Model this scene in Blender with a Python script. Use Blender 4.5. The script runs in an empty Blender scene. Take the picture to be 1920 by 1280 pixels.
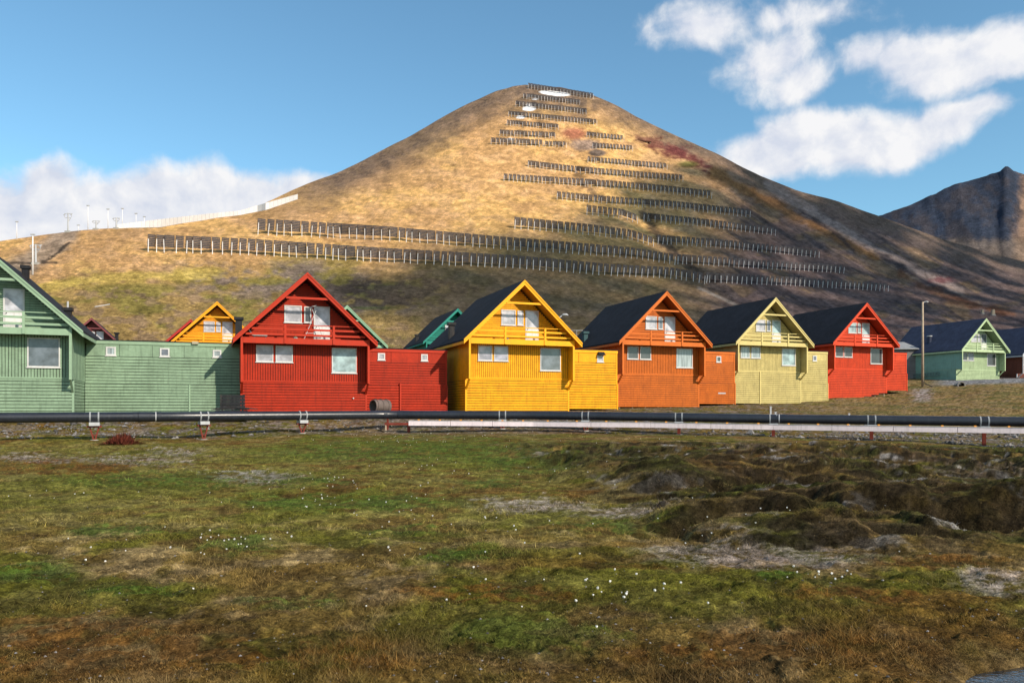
import bpy, math, random
import numpy as np
from mathutils import Vector, Matrix
random.seed(7); rng = np.random.default_rng(7)
R = math.radians
F = 1493.0; HY = 770.0; EYE = 1.7           # focal length in photo pixels, horizon row, eye height (m)
TH = R(20.5); CT, ST = math.cos(TH), math.sin(TH)
scene = bpy.context.scene
col = scene.collection

# ------------------------------------------------------------------ noise
_T = rng.random((512, 512))
def vnoise(x, y):
    x = np.asarray(x, float); y = np.asarray(y, float)
    xi = np.floor(x).astype(np.int64); yi = np.floor(y).astype(np.int64)
    fx = x - xi; fy = y - yi
    fx = fx*fx*(3-2*fx); fy = fy*fy*(3-2*fy)
    a = _T[xi & 511, yi & 511]; b = _T[(xi+1) & 511, yi & 511]
    c = _T[xi & 511, (yi+1) & 511]; d = _T[(xi+1) & 511, (yi+1) & 511]
    return (a*(1-fx)+b*fx)*(1-fy) + (c*(1-fx)+d*fx)*fy
def fbm(x, y, o=4, g=0.5):
    s = 0; a = 1; t = 0
    for k in range(o):
        s = s + a*vnoise(x*2**k + 17.3*k, y*2**k + 5.1*k); t += a; a *= g
    return s/t
def sst(a, b, x):
    t = np.clip((x-a)/(b-a), 0, 1); return t*t*(3-2*t)
def mixc(c, d, m):
    return c*(1-m[..., None]) + np.array(d)*m[..., None]
def segdist(px, py, pts, wy=1.0):
    best = np.full(np.shape(px), 1e9)
    for (x0, y0), (x1, y1) in zip(pts[:-1], pts[1:]):
        dx, dy = x1-x0, (y1-y0)*wy
        t = np.clip(((px-x0)*dx + (py-y0)*wy*dy)/(dx*dx+dy*dy), 0, 1)
        best = np.minimum(best, np.hypot(px-x0-t*dx, (py-y0)*wy-t*dy))
    return best

# ------------------------------------------------------------------ object helpers
def tag(o, label=None, cat=None, group=None, kind=None):
    if label: o['label'] = label
    if cat: o['category'] = cat
    if group: o['group'] = group
    if kind: o['kind'] = kind
    return o
def empty(name, loc, rz=0.0, parent=None):
    o = bpy.data.objects.new(name, None); col.objects.link(o)
    o.location = loc; o.rotation_euler = (0, 0, rz); o.empty_display_size = .3
    if parent: o.parent = parent
    return o
class MB:
    def __init__(s): s.v = []; s.f = []
    def poly(s, pts):
        n = len(s.v); s.v += [tuple(p) for p in pts]; s.f.append(tuple(range(n, n+len(pts)))); return s
    def box(s, x0, x1, y0, y1, z0, z1):
        n = len(s.v)
        s.v += [(x, y, z) for z in (z0, z1) for x, y in ((x0, y0), (x1, y0), (x1, y1), (x0, y1))]
        s.f += [tuple(n+i for i in q) for q in ((0, 3, 2, 1), (4, 5, 6, 7), (0, 1, 5, 4), (1, 2, 6, 5), (2, 3, 7, 6), (3, 0, 4, 7))]
        return s
    def prism(s, xz, y0, y1):                       # polygon in x,z (counter clockwise seen from -y), pulled along y
        n = len(s.v); k = len(xz)
        s.v += [(x, y0, z) for x, z in xz] + [(x, y1, z) for x, z in xz]
        s.f.append(tuple(n+i for i in range(k))); s.f.append(tuple(n+k+i for i in range(k-1, -1, -1)))
        for i in range(k):
            j = (i+1) % k; s.f.append((n+j, n+i, n+k+i, n+k+j))
        return s
    def prism_x(s, yz, x0, x1):
        n = len(s.v); k = len(yz)
        s.v += [(x0, y, z) for y, z in yz] + [(x1, y, z) for y, z in yz]
        s.f.append(tuple(n+i for i in range(k-1, -1, -1))); s.f.append(tuple(n+k+i for i in range(k)))
        for i in range(k):
            j = (i+1) % k; s.f.append((n+i, n+j, n+k+j, n+k+i))
        return s
    def bar(s, a, b, w, h=None):                    # square bar from a to b
        a = Vector(a); b = Vector(b); h = h or w; d = (b-a).normalized()
        up = Vector((0, 0, 1)) if abs(d.z) < .95 else Vector((0, 1, 0))
        sx = d.cross(up).normalized()*w/2; sz = sx.cross(d).normalized()*h/2
        n = len(s.v)
        for p in (a, b):
            s.v += [tuple(p-sx-sz), tuple(p+sx-sz), tuple(p+sx+sz), tuple(p-sx+sz)]
        s.f += [tuple(n+i for i in q) for q in ((0, 3, 2, 1), (4, 5, 6, 7), (0, 1, 5, 4), (1, 2, 6, 5), (2, 3, 7, 6), (3, 0, 4, 7))]
        return s
    def tube(s, pts, r, k=12, cap=True):
        pts = [Vector(p) for p in pts]; n = len(s.v); rs = r if isinstance(r, (list, tuple)) else [r]*len(pts)
        for i, p in enumerate(pts):
            d = (pts[min(i+1, len(pts)-1)]-pts[max(i-1, 0)]).normalized()
            up = Vector((0, 0, 1)) if abs(d.z) < .95 else Vector((0, 1, 0))
            sx = d.cross(up).normalized(); sz = sx.cross(d).normalized()
            for j in range(k):
                a = 2*math.pi*j/k; s.v.append(tuple(p + (sx*math.cos(a)+sz*math.sin(a))*rs[i]))
        for i in range(len(pts)-1):
            for j in range(k):
                a = n+i*k+j; b = n+i*k+(j+1) % k; s.f.append((a, b, b+k, a+k))
        if cap:
            s.f.append(tuple(n+j for j in range(k-1, -1, -1))); m = n+(len(pts)-1)*k; s.f.append(tuple(m+j for j in range(k)))
        return s
    def build(s, name, mat, parent=None, loc=None, smooth=False, bevel=0):
        me = bpy.data.meshes.new(name); me.from_pydata(s.v, [], s.f); me.update()
        if mat: me.materials.append(mat)
        if smooth: me.shade_smooth()
        o = bpy.data.objects.new(name, me); col.objects.link(o)
        if parent: o.parent = parent
        if loc is not None: o.location = loc
        if bevel:
            b = o.modifiers.new('bevel', 'BEVEL'); b.width = bevel; b.segments = 2; b.limit_method = 'ANGLE'
        return o
def copy_of(o, parent=None):
    c = o.copy(); col.objects.link(c); c.parent = parent
    return c

# ------------------------------------------------------------------ materials
def newmat(name):
    m = bpy.data.materials.new(name); m.use_nodes = True
    nt = m.node_tree; b = nt.nodes['Principled BSDF']
    return m, nt, b
def N(nt, t, **kw):
    n = nt.nodes.new(t)
    for k, v in kw.items():
        if k.startswith('i_'):
            key = k[2:]; key = int(key) if key.isdigit() else key
            n.inputs[key].default_value = v
        else: setattr(n, k, v)
    return n
def painted(name, rgb, rough=.6, wear=.25, scale=1.0, dirt=(.12, .1, .08), bump=.15, dirtamt=.25):
    m, nt, b = newmat(name); L = nt.links.new
    tc = N(nt, 'ShaderNodeTexCoord')
    n1 = N(nt, 'ShaderNodeTexNoise'); n1.inputs['Scale'].default_value = 1.1*scale; n1.inputs['Detail'].default_value = 8; n1.inputs['Roughness'].default_value = .65
    mp = N(nt, 'ShaderNodeMapping'); mp.inputs['Scale'].default_value = (1, 1, 6)
    n2 = N(nt, 'ShaderNodeTexNoise'); n2.inputs['Scale'].default_value = 5*scale; n2.inputs['Detail'].default_value = 6
    mp3 = N(nt, 'ShaderNodeMapping'); mp3.inputs['Scale'].default_value = (5, 5, .5)
    n3 = N(nt, 'ShaderNodeTexNoise'); n3.inputs['Scale'].default_value = 1.6*scale; n3.inputs['Detail'].default_value = 6
    L(tc.outputs['Object'], n1.inputs['Vector']); L(tc.outputs['Object'], mp.inputs[0]); L(mp.outputs[0], n2.inputs['Vector'])
    L(tc.outputs['Object'], mp3.inputs[0]); L(mp3.outputs[0], n3.inputs['Vector'])
    r1 = N(nt, 'ShaderNodeMapRange'); r1.inputs['From Min'].default_value = .3; r1.inputs['From Max'].default_value = .7
    r1.inputs['To Min'].default_value = 1-wear; r1.inputs['To Max'].default_value = 1+wear*.6
    L(n1.outputs[0], r1.inputs[0])
    r2 = N(nt, 'ShaderNodeMapRange'); r2.inputs['From Min'].default_value = .3; r2.inputs['From Max'].default_value = .7
    r2.inputs['To Min'].default_value = 1-wear*.6; r2.inputs['To Max'].default_value = 1+wear*.5
    L(n2.outputs[0], r2.inputs[0])
    mu = N(nt, 'ShaderNodeMath', operation='MULTIPLY'); L(r1.outputs[0], mu.inputs[0]); L(r2.outputs[0], mu.inputs[1])
    vm = N(nt, 'ShaderNodeVectorMath', operation='SCALE'); vm.inputs[0].default_value = rgb[:3]; L(mu.outputs[0], vm.inputs['Scale'])
    rd = N(nt, 'ShaderNodeMapRange'); rd.inputs['From Min'].default_value = .52; rd.inputs['From Max'].default_value = .75; rd.inputs['To Max'].default_value = dirtamt
    L(n3.outputs[0], rd.inputs[0])
    mx = N(nt, 'ShaderNodeMix', data_type='RGBA'); L(rd.outputs[0], mx.inputs[0]); L(vm.outputs[0], mx.inputs[6]); mx.inputs[7].default_value = (*dirt, 1)
    L(mx.outputs[2], b.inputs['Base Color'])
    b.inputs['Roughness'].default_value = rough; b.inputs['Specular IOR Level'].default_value = .5 if rough < .5 else .22
    bp = N(nt, 'ShaderNodeBump'); bp.inputs['Strength'].default_value = bump; bp.inputs['Distance'].default_value = .02
    L(n2.outputs[0], bp.inputs['Height']); L(bp.outputs[0], b.inputs['Normal'])
    return m
def srgb(r, g, b, k=1.0):
    f = lambda c: (c/255/12.92 if c/255 <= .04045 else ((c/255+.055)/1.055)**2.4)
    return (f(r)*k, f(g)*k, f(b)*k)

MATC = {}
def paint(key, rgb, **kw):
    if key not in MATC: MATC[key] = painted(key, rgb, **kw)
    return MATC[key]
white = paint('white_paint', (.55, .55, .55), wear=.1)
roofm = paint('roof_felt', (.016, .018, .025), rough=.9, wear=.45, scale=.8, dirt=(.05, .05, .055))
roofblue = paint('roof_blue', (.035, .045, .08), rough=.85, wear=.35, dirt=(.07, .08, .1))
blackm = paint('black_metal', (.012, .013, .016), rough=.5)
galv = paint('galvanised', (.42, .43, .45), rough=.45, wear=.15)
rustred = paint('red_oxide', (.17, .03, .02), rough=.75, wear=.35, dirt=(.1, .05, .03))
concrete = paint('concrete', (.34, .33, .31), rough=.9, wear=.25)
wood = paint('weathered_wood', (.42, .33, .24), rough=.85, wear=.3)
slatm = paint('tarred_wood', (.066, .060, .066), rough=.85, wear=.35)
postm = paint('fence_steel', (.70, .69, .70), rough=.5, wear=.12)
netm = paint('pale_netting', (.60, .60, .61), rough=.8, wear=.12)
def glass(name, base, rough=.06, stripes=False):
    m, nt, b = newmat(name); L = nt.links.new
    tc = N(nt, 'ShaderNodeTexCoord'); mp = N(nt, 'ShaderNodeMapping'); mp.inputs['Scale'].default_value = (7, 7, .4) if stripes else (1.1, 1.1, 1.3)
    n1 = N(nt, 'ShaderNodeTexNoise'); n1.inputs['Scale'].default_value = 1.5; n1.inputs['Detail'].default_value = 3
    L(tc.outputs['Object'], mp.inputs[0]); L(mp.outputs[0], n1.inputs['Vector'])
    rr = N(nt, 'ShaderNodeMapRange'); rr.inputs['From Min'].default_value = .35; rr.inputs['From Max'].default_value = .65; rr.inputs['To Min'].default_value = .55; rr.inputs['To Max'].default_value = 1.25
    L(n1.outputs[0], rr.inputs[0])
    vm = N(nt, 'ShaderNodeVectorMath', operation='SCALE'); vm.inputs[0].default_value = base; L(rr.outputs[0], vm.inputs['Scale'])
    L(vm.outputs[0], b.inputs['Base Color']); b.inputs['Roughness'].default_value = .5
    b.inputs['Coat Weight'].default_value = 1.0; b.inputs['Coat Roughness'].default_value = rough; b.inputs['Coat IOR'].default_value = 1.55
    b.inputs['Specular IOR Level'].default_value = .5
    bp = N(nt, 'ShaderNodeBump'); bp.inputs['Strength'].default_value = .04; bp.inputs['Distance'].default_value = .03
    n2 = N(nt, 'ShaderNodeTexNoise'); n2.inputs['Scale'].default_value = .9; L(tc.outputs['Object'], n2.inputs['Vector'])
    L(n2.outputs[0], bp.inputs['Height']); L(bp.outputs[0], b.inputs['Coat Normal'])
    return m
GL = {'light': glass('glass_curtain', (.42, .42, .47)), 'mid': glass('glass_blind', (.28, .34, .36), stripes=True),
      'dark': glass('glass_dark', (.02, .025, .03)), 'lilac': glass('glass_lilac', (.34, .33, .42)), 'teal': glass('glass_teal', (.30, .42, .44)), 'grey': glass('glass_grey', (.10, .12, .15))}

# ------------------------------------------------------------------ near ground
TX = [-800, 0, 400, 700, 960, 1300, 1650, 1900, 2700]
TD = [0, 20, 38, 41, 44, 48, 51, 54, 58, 62, 72, 82, 92, 105, 118]
TZ = np.array([
 [0, 0, .05, .3, .9, 1.5, 1.6, 1.7, 1.75, 2.0, 2.8, 3.4, 4.1, 5.2, 6.5],
 [0, 0, .05, .3, .8, 1.4, 1.6, 1.68, 1.72, 2.0, 2.8, 3.4, 4.1, 5.2, 6.5],
 [0, 0, .05, .08, .25, .95, 1.35, 1.62, 1.7, 1.9, 2.6, 3.2, 4.0, 5.2, 6.5],
 [0, 0, .08, .12, .2, .38, .95, 1.5, 1.62, 1.7, 2.3, 3.0, 4.0, 5.2, 6.5],
 [0, 0, .15, .25, .32, .4, .9, 1.35, 1.6, 1.7, 2.1, 3.0, 4.0, 5.2, 6.5],
 [0, 0, .15, .2, .25, .35, .8, 1.15, 1.4, 1.65, 2.05, 2.55, 3.6, 5.0, 6.5],
 [0, 0, .1, .06, .05, .2, .5, .85, 1.15, 1.45, 2.0, 2.6, 3.6, 5.1, 6.5],
 [0, -.05, -.15, -.22, -.25, 0, .3, .6, 1.1, 1.6, 2.4, 3.3, 4.3, 5.7, 6.5],
 [0, -.05, -.15, -.22, -.25, 0, .3, .7, 1.2, 1.8, 2.8, 3.6, 4.6, 5.8, 6.5]])
def base_z(px, D):
    px = np.asarray(px, float); D = np.asarray(D, float)
    px, D = np.broadcast_arrays(px, D)
    rows = [np.interp(D, TD, TZ[i]) for i in range(len(TX))]
    xi = np.clip(np.searchsorted(TX, px)-1, 0, len(TX)-2)
    t = np.clip((px-np.array(TX)[xi])/(np.array(TX)[xi+1]-np.array(TX)[xi]), 0, 1); t = t*t*(3-2*t)
    rows = np.array(rows)
    lo = np.take_along_axis(rows, xi[None], 0)[0]; hi = np.take_along_axis(rows, xi[None]+1, 0)[0]
    return lo*(1-t)+hi*t
def bump(X, Y, cx, cy, rx, ry, p=1.0):
    q = ((X-cx)/rx)**2 + ((Y-cy)/ry)**2
    return np.clip(1-q, 0, 1)**p
SCARPS = [(2.3, 4.5, 11.75, .34, .22, 2.6), (5.3, 9.5, 12.4, .55, .4, 3.5), (2.5, 4.3, 16.4, .45, .35, 3.0), (4.4, 7.2, 15.6, .34, .4, 3.0), (7.4, 11.0, 17.5, .35, .5, 3.0), (3.4, 6.5, 21.5, .35, .5, 4.0)]
POOL = (4.25, 5.02, 1.30, .60)
def hollow(X, Y):     # peat hollows: (mask)
    w = fbm(X*1.3, Y*1.3, 3)-.5
    h1 = bump(X+w*.9, Y+w*.9, 3.55, 12.0, 1.25, .62, .8)
    h2 = bump(X+w*.5, Y+w*.8, 7.4, 12.2, 1.9, .55, .8)
    h3 = bump(X+w*.8, Y+w*.8, 3.3, 16.6, .9, .7, .8)
    h4 = bump(X+w, Y+w, 5.4, 17.2, .9, .5, .8)
    return h1, h2, h3, h4
def near_z(px, D):
    X = (px-960)/F*D; Y = D
    z = base_z(px, D)
    fade = sst(125, 100, D)
    right = sst(.8, 4.2, X+.12*(Y-12)-1.6*(fbm(X*.3, Y*.3, 2)-.5))*sst(8.5, 11.5, Y)*sst(41, 33, Y)
    z = z + right*(.08 + .40*(fbm(X*.42+3, Y*.42+9, 3)-.42))*sst(0, 1, right)
    for (xa, xb, y0, hh, run, back_) in SCARPS:
        yl = y0 + .35*np.sin((X-xa)*2.2+y0) + .5*(fbm(X*1.1+y0, Y*1.1, 3)-.5)
        wn = sst(xa-.3, xa+.4, X)*sst(xb+.3, xb-.4, X)
        z = z + hh*.42*wn*sst(0, run*2.2, Y-yl)*sst(yl+back_, yl+run, Y) - .10*wn*sst(yl-1.0, yl, Y)*sst(yl+.15, yl, Y)
    tr = fbm(X*.55+60, Y*.55+21, 4, .55)
    z = z + right*.17*(sst(.40, .52, tr)-.5) + right*.10*(sst(.47, .58, fbm(X*.9+20, Y*.9+1, 3))-.5)
    z = z + .30*bump(X, Y, 3.9, 19.5, 3.0, 2.6)
    z = z + .25*bump(X, Y, 7.5, 20.5, 3.5, 2.5) + .25*bump(X, Y, 10, 27, 6, 4)
    h1, h2, h3, h4 = hollow(X, Y)
    z = z - .0*h1
    z = z + fade*(.14*(fbm(X*.25, Y*.25, 3)-.5) + .06*(fbm(X*1.2+40, Y*1.2, 3)-.5) + .05*(fbm(X*5+7, Y*5, 3)-.5)*sst(60, 20, Y))
    tus = fbm(X*3.3+70, Y*3.3+12, 3, .5); z = z + fade*.030*sst(.44, .62, tus)*sst(45, 20, Y)
    z = z + fade*.045*(fbm(X*14+7, Y*14, 2)-.5)*sst(16, 7, Y)
    q_ = ((X-POOL[0])/POOL[2])**2+((Y-POOL[1])/POOL[3])**2 + .5*(fbm(X*2.2, Y*2.2, 2)-.5)
    z = z*sst(.9, 2.2, q_) - .20*sst(1.25, .75, q_) - .03*sst(2.2, .9, q_)
    return z
PXS = np.arange(-620, 2541, 3.4)
yy = np.concatenate([np.linspace(1420, 830, 430), np.linspace(829, 793, 50)])
Dn = np.concatenate([F*EYE/(yy-HY)])
Dn = Dn[Dn < 38]; Dn = np.concatenate([[1.2, 1.8, 2.5, 3.2], Dn[Dn > 3.4], np.linspace(38.0, 62, 110), np.linspace(62.6, 118, 80)])
Dn = np.unique(Dn)
PX, DD = np.meshgrid(PXS, Dn)
def world_xyz(px, D, z): return np.stack([(px-960)/F*D, D, z], -1)

def grid_mesh(name, P, C, mat, kind='structure', smooth=True):
    h, w = P.shape[:2]
    me = bpy.data.meshes.new(name)
    idx = np.arange(h*w).reshape(h, w)
    q = np.stack([idx[:-1, :-1], idx[:-1, 1:], idx[1:, 1:], idx[1:, :-1]], -1).reshape(-1, 4)
    me.vertices.add(h*w); me.vertices.foreach_set('co', P.reshape(-1).astype(np.float32))
    me.loops.add(q.size); me.loops.foreach_set('vertex_index', q.reshape(-1).astype(np.int32))
    me.polygons.add(len(q)); me.polygons.foreach_set('loop_start', np.arange(0, q.size, 4, dtype=np.int32))
    me.update(calc_edges=True)
    if C is not None:
        a = me.attributes.new('Col', 'FLOAT_COLOR', 'POINT')
        a.data.foreach_set('color', np.concatenate([C, np.ones(C.shape[:2]+(1,))], -1).reshape(-1).astype(np.float32))
    me.materials.append(mat)
    if smooth: me.shade_smooth()
    o = bpy.data.objects.new(name, me); col.objects.link(o)
    if kind: o['kind'] = kind
    return o

GREEN = [(440, 1028, 95, 26), (1010, 1205, 210, 42), (860, 1045, 110, 20), (770, 995, 75, 13), (250, 1120, 90, 14), (620, 908, 50, 9), (230, 1000, 120, 12), (60, 1085, 110, 20),
         (1330, 945, 70, 10), (940, 912, 60, 8), (1460, 1090, 60, 9), (1720, 1005, 60, 16), (560, 1140, 110, 16), (800, 850, 330, 22), (380, 905, 300, 14), (650, 945, 260, 22), (1840, 845, 140, 10), (1060, 870, 200, 30), (1130, 990, 120, 12)]
BARE = [(1430, 1045, 230, 30), (1870, 1100, 90, 22), (480, 897, 90, 10), (250, 866, 110, 9), (60, 862, 60, 9), (1000, 950, 120, 13), (1180, 963, 100, 10), (1400, 850, 55, 6), (1830, 885, 120, 10), (1870, 912, 120, 9),
        (850, 816, 250, 6), (1200, 955, 60, 9), (330, 850, 60, 6), (1500, 880, 60, 6)]
RUST = [(150, 1230, 330, 70), (900, 1120, 180, 20), (1400, 1235, 300, 40), (1350, 885, 110, 9), (1700, 860, 160, 9), (100, 880, 160, 14), (1600, 1130, 150, 14), (560, 1240, 260, 50), (1750, 1060, 150, 16)]
def near_col(X, Y):
    X = np.asarray(X, float); Y = np.asarray(Y, float)
    px = 960+F*X/Y; py = HY+F*EYE/np.maximum(Y, .5)
    a = fbm(X*.55+11, Y*.55+3, 5, .6); b = fbm(X*1.7+31, Y*1.7+13, 5, .62); c = fbm(X*6+3, Y*6+8, 4, .65); e = fbm(X*.23+5, Y*.23+2, 3)
    f2 = fbm(X*20, Y*20, 3, .7)
    C = np.zeros(X.shape+(3,)) + np.array((.150, .102, .030))
    C = mixc(C, (.270, .195, .095), sst(.46, .62, b)*.75)
    C = mixc(C, (.098, .100, .014), sst(.44, .58, a)*.85); C = mixc(C, (.175, .165, .035), sst(8, 14, Y)*sst(46, 36, Y)*sst(4.5, 0, X)*.7*sst(.30, .52, b))
    C = mixc(C, (.130, .062, .018), sst(.50, .66, fbm(X*.8+70, Y*.8+20, 5, .6))*.75*sst(.3, .6, e))
    jx = (b-.5)*160; jy = (c-.5)*30+(b-.5)*26
    def el(lst, s=1.0):
        m = np.zeros(X.shape)
        for (cx, cy, rx, ry) in lst:
            q = np.hypot((px+jx-cx)/rx, (py+jy-cy)/ry); m = np.maximum(m, sst(1.25, .55, q))
        return m*s
    C = mixc(C, (.125, .052, .012), el(RUST, .75)*sst(.36, .55, c))
    C = mixc(C, (.045, .092, .014), el(GREEN, .75)*sst(.38, .55, b*.5+c*.5))
    C = mixc(C, (.300, .260, .255), el(BARE, .62)*sst(.36, .58, c*.6+f2*.4))
    rt = sst(1.2, 4.5, X+.12*(Y-12))*sst(8.5, 11, Y)*sst(42, 34, Y)
    C = mixc(C, (.062, .040, .020), rt*sst(.34, .52, b)*.75); C = mixc(C, (.036, .042, .012), rt*sst(.50, .60, a)*.6)
    C = mixc(C, (.33, .31, .30), rt*sst(.64, .74, fbm(X*1.1+9, Y*1.1+90, 5, .65))*.8)
    # bare peat where the ground breaks into little banks
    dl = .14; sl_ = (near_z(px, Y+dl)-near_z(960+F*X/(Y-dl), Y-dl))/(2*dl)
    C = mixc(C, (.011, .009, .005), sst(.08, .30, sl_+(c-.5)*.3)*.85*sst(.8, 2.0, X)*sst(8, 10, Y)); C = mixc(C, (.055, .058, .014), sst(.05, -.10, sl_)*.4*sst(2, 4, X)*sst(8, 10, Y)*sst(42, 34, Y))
    C = mixc(C, (.030, .022, .014), sst(.50, .44, fbm(X*3.3+70, Y*3.3+12, 3, .5))*.35)  # shade between the tussocks darkened into the ground colour
    # shade and vignette painted as a brown that deepens towards the nearest ground
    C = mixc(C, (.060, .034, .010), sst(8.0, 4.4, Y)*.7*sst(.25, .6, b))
    # gravel bank by the pipeline and the tracks round the houses
    bank = sst(40.5, 43, Y - np.interp(px, [0, 400, 700, 1100, 1500, 1900], [0, 1.5, 5, 5, 2.5, 0]))
    grav = np.array((.125, .105, .100))*(.5+1.0*f2)[..., None]
    C = C*(1-(bank*.75*sst(.46, .57, b*.6+c*.4))[..., None]) + grav*(bank*.75*sst(.46, .57, b*.6+c*.4))[..., None]
    # dry ground behind the pipe on the right
    dry = sst(50, 55, Y)*sst(1400, 1650, px)
    C = mixc(C, (.20, .135, .055), dry*.75*sst(.36, .5, c)); C = mixc(C, (.085, .085, .03), dry*sst(.52, .6, a)*.6)
    gb = sst(98, 103, Y)*sst(1730, 1790, px)
    C = C*(1-gb[..., None]) + np.array((.17, .17, .18))[None]*(.4+1.1*f2)[..., None]*gb[..., None]
    path = sst(1.5, .3, np.abs(X-.515*Y+(b-.5)*3))*sst(76, 84, Y)*sst(100, 94, Y)
    C = mixc(C, (.28, .26, .27), path*.7*sst(.3, .5, c))
    C = C*(.26+1.48*c)[..., None]*(.35+1.3*f2)[..., None]
    return np.clip(C, .004, .9)

def earth_mat(name, s1, s2, s3, bdist, bstr=1.0, contrast=.55, rocks=0.0):
    m, nt, b = newmat(name); L = nt.links.new
    at = N(nt, 'ShaderNodeAttribute', attribute_name='Col')
    tc = N(nt, 'ShaderNodeTexCoord')
    ns = []
    for s, d in ((s1, 6), (s2, 6), (s3, 4)):
        n = N(nt, 'ShaderNodeTexNoise'); n.inputs['Scale'].default_value = s; n.inputs['Detail'].default_value = d; n.inputs['Roughness'].default_value = .7
        L(tc.outputs['Object'], n.inputs['Vector']); ns.append(n)
    mul = None
    for n, k in zip(ns, (contrast*.7, contrast, contrast)):
        r = N(nt, 'ShaderNodeMapRange'); r.inputs['From Min'].default_value = .3; r.inputs['From Max'].default_value = .7
        r.inputs['To Min'].default_value = 1-k; r.inputs['To Max'].default_value = 1+k
        L(n.outputs[0], r.inputs[0])
        if mul is None: mul = r.outputs[0]
        else:
            mm = N(nt, 'ShaderNodeMath', operation='MULTIPLY'); L(mul, mm.inputs[0]); L(r.outputs[0], mm.inputs[1]); mul = mm.outputs[0]
    vm = N(nt, 'ShaderNodeVectorMath', operation='SCALE'); L(at.outputs['Color'], vm.inputs[0]); L(mul, vm.inputs['Scale'])
    out = vm.outputs[0]
    if rocks:
        v = N(nt, 'ShaderNodeTexVoronoi'); v.inputs['Scale'].default_value = rocks; v.inputs['Randomness'].default_value = 1
        L(tc.outputs['Object'], v.inputs['Vector'])
        rr = N(nt, 'ShaderNodeMapRange'); rr.inputs['From Min'].default_value = .24; rr.inputs['From Max'].default_value = .12; rr.inputs['To Max'].default_value = .75
        L(v.outputs['Distance'], rr.inputs[0])
        n5 = N(nt, 'ShaderNodeTexNoise'); n5.inputs['Scale'].default_value = rocks*.12; n5.inputs['Detail'].default_value = 3; L(tc.outputs['Object'], n5.inputs['Vector'])
        r5 = N(nt, 'ShaderNodeMapRange'); r5.inputs['From Min'].default_value = .5; r5.inputs['From Max'].default_value = .62; L(n5.outputs[0], r5.inputs[0])
        m5 = N(nt, 'ShaderNodeMath', operation='MULTIPLY'); L(rr.outputs[0], m5.inputs[0]); L(r5.outputs[0], m5.inputs[1])
        sc = N(nt, 'ShaderNodeVectorMath', operation='SCALE'); L(out, sc.inputs[0]); sc.inputs['Scale'].default_value = 2.1
        mx = N(nt, 'ShaderNodeMix', data_type='RGBA'); L(m5.outputs[0], mx.inputs[0]); L(out, mx.inputs[6]); L(sc.outputs[0], mx.inputs[7]); out = mx.outputs[2]
    L(out, b.inputs['Base Color']); b.inputs['Roughness'].default_value = 1; b.inputs['Specular IOR Level'].default_value = .03
    ad = N(nt, 'ShaderNodeMath', operation='ADD'); L(ns[1].outputs[0], ad.inputs[0]); L(ns[2].outputs[0], ad.inputs[1])
    bp = N(nt, 'ShaderNodeBump'); bp.inputs['Strength'].default_value = bstr; bp.inputs['Distance'].default_value = bdist
    L(ad.outputs[0], bp.inputs['Height']); L(bp.outputs[0], b.inputs['Normal'])
    return m
ZN = near_z(PX, DD)
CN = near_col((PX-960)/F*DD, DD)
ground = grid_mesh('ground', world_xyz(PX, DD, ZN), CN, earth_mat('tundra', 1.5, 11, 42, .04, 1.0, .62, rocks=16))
def gz(X, Y):
    return float(near_z(np.array([960+F*X/Y]), np.array([float(Y)]))[0])
# land behind and around the camera, below the modelled sheet
m_, nt_, b_ = newmat('valley_floor'); b_.inputs['Base Color'].default_value = (.11, .09, .045, 1); b_.inputs['Roughness'].default_value = 1
MB().poly([(-2590, -38, -3), (3190, -38, -3), (3190, 2690, -3), (-2590, 2690, -3)]).build('terrain', m_)['kind'] = 'structure'

# ------------------------------------------------------------------ the mountain
SKX = [-620, -300, 0, 60, 130, 200, 300, 380, 450, 480, 560, 640, 700, 760, 820, 880, 930, 962, 985, 1050, 1110, 1160, 1237, 1275, 1350, 1425, 1492, 1575, 1646, 1762, 1920, 2200, 2540]
SKY = [520, 485, 453, 444, 434, 429, 424, 412, 399, 388, 352, 321, 291, 260, 226, 193, 171, 161, 158, 163, 178, 200, 240, 258, 291, 330, 356, 379, 405, 447, 491, 570, 640]
YF = HY-(6.5-EYE)/118*F
COLS = {
 -620: [(709, 118), (640, 140), (520, 210)],
 0: [(709, 118), (600, 150), (520, 185), (453, 270)],
 274: [(709, 118), (600, 152), (520, 188), (470, 221), (439, 250), (426, 300)],
 480: [(709, 118), (600, 156), (520, 205), (470, 240), (437, 262), (410, 330), (388, 430)],
 720: [(709, 118), (600, 165), (520, 235), (488, 265), (448, 300), (380, 410), (310, 580), (281, 650)],
 1000: [(709, 118), (620, 170), (500, 300), (465, 335), (427, 372), (385, 459), (340, 530), (255, 640), (170, 745), (159, 762)],
 1316: [(709, 118), (650, 175), (600, 250), (530, 373), (493, 405), (455, 465), (400, 540), (350, 600), (278, 720)],
 1662: [(709, 118), (650, 180), (600, 330), (544, 500), (480, 640), (411, 800)],
 1920: [(709, 118), (660, 190), (620, 350), (560, 600), (491, 900)],
 2540: [(709, 118), (690, 300), (640, 900)]}
NS = 420
SS = np.linspace(0, 1, NS)
ck = sorted(COLS); ct = []
def sky_y(px):
    px = np.asarray(px, float)
    return np.interp(px, SKX, SKY)
def sky_yn(px):
    return sky_y(px) + 5*(fbm(px/60., px*0+3.3, 3)-.5)
for k in ck:
    ys = sky_y(k); pts = COLS[k]
    s = [(YF-min(y, YF))/(YF-ys) for y, d in pts]; s[0] = 0; s[-1] = 1
    ct.append(np.interp(SS, s, [d for y, d in pts]))
ct = np.array(ct)
_px = np.arange(-640, 2561, 8.0)
DT = np.array([np.interp(_px, ck, ct[:, j]) for j in range(NS)]).T     # [px, s]
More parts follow.
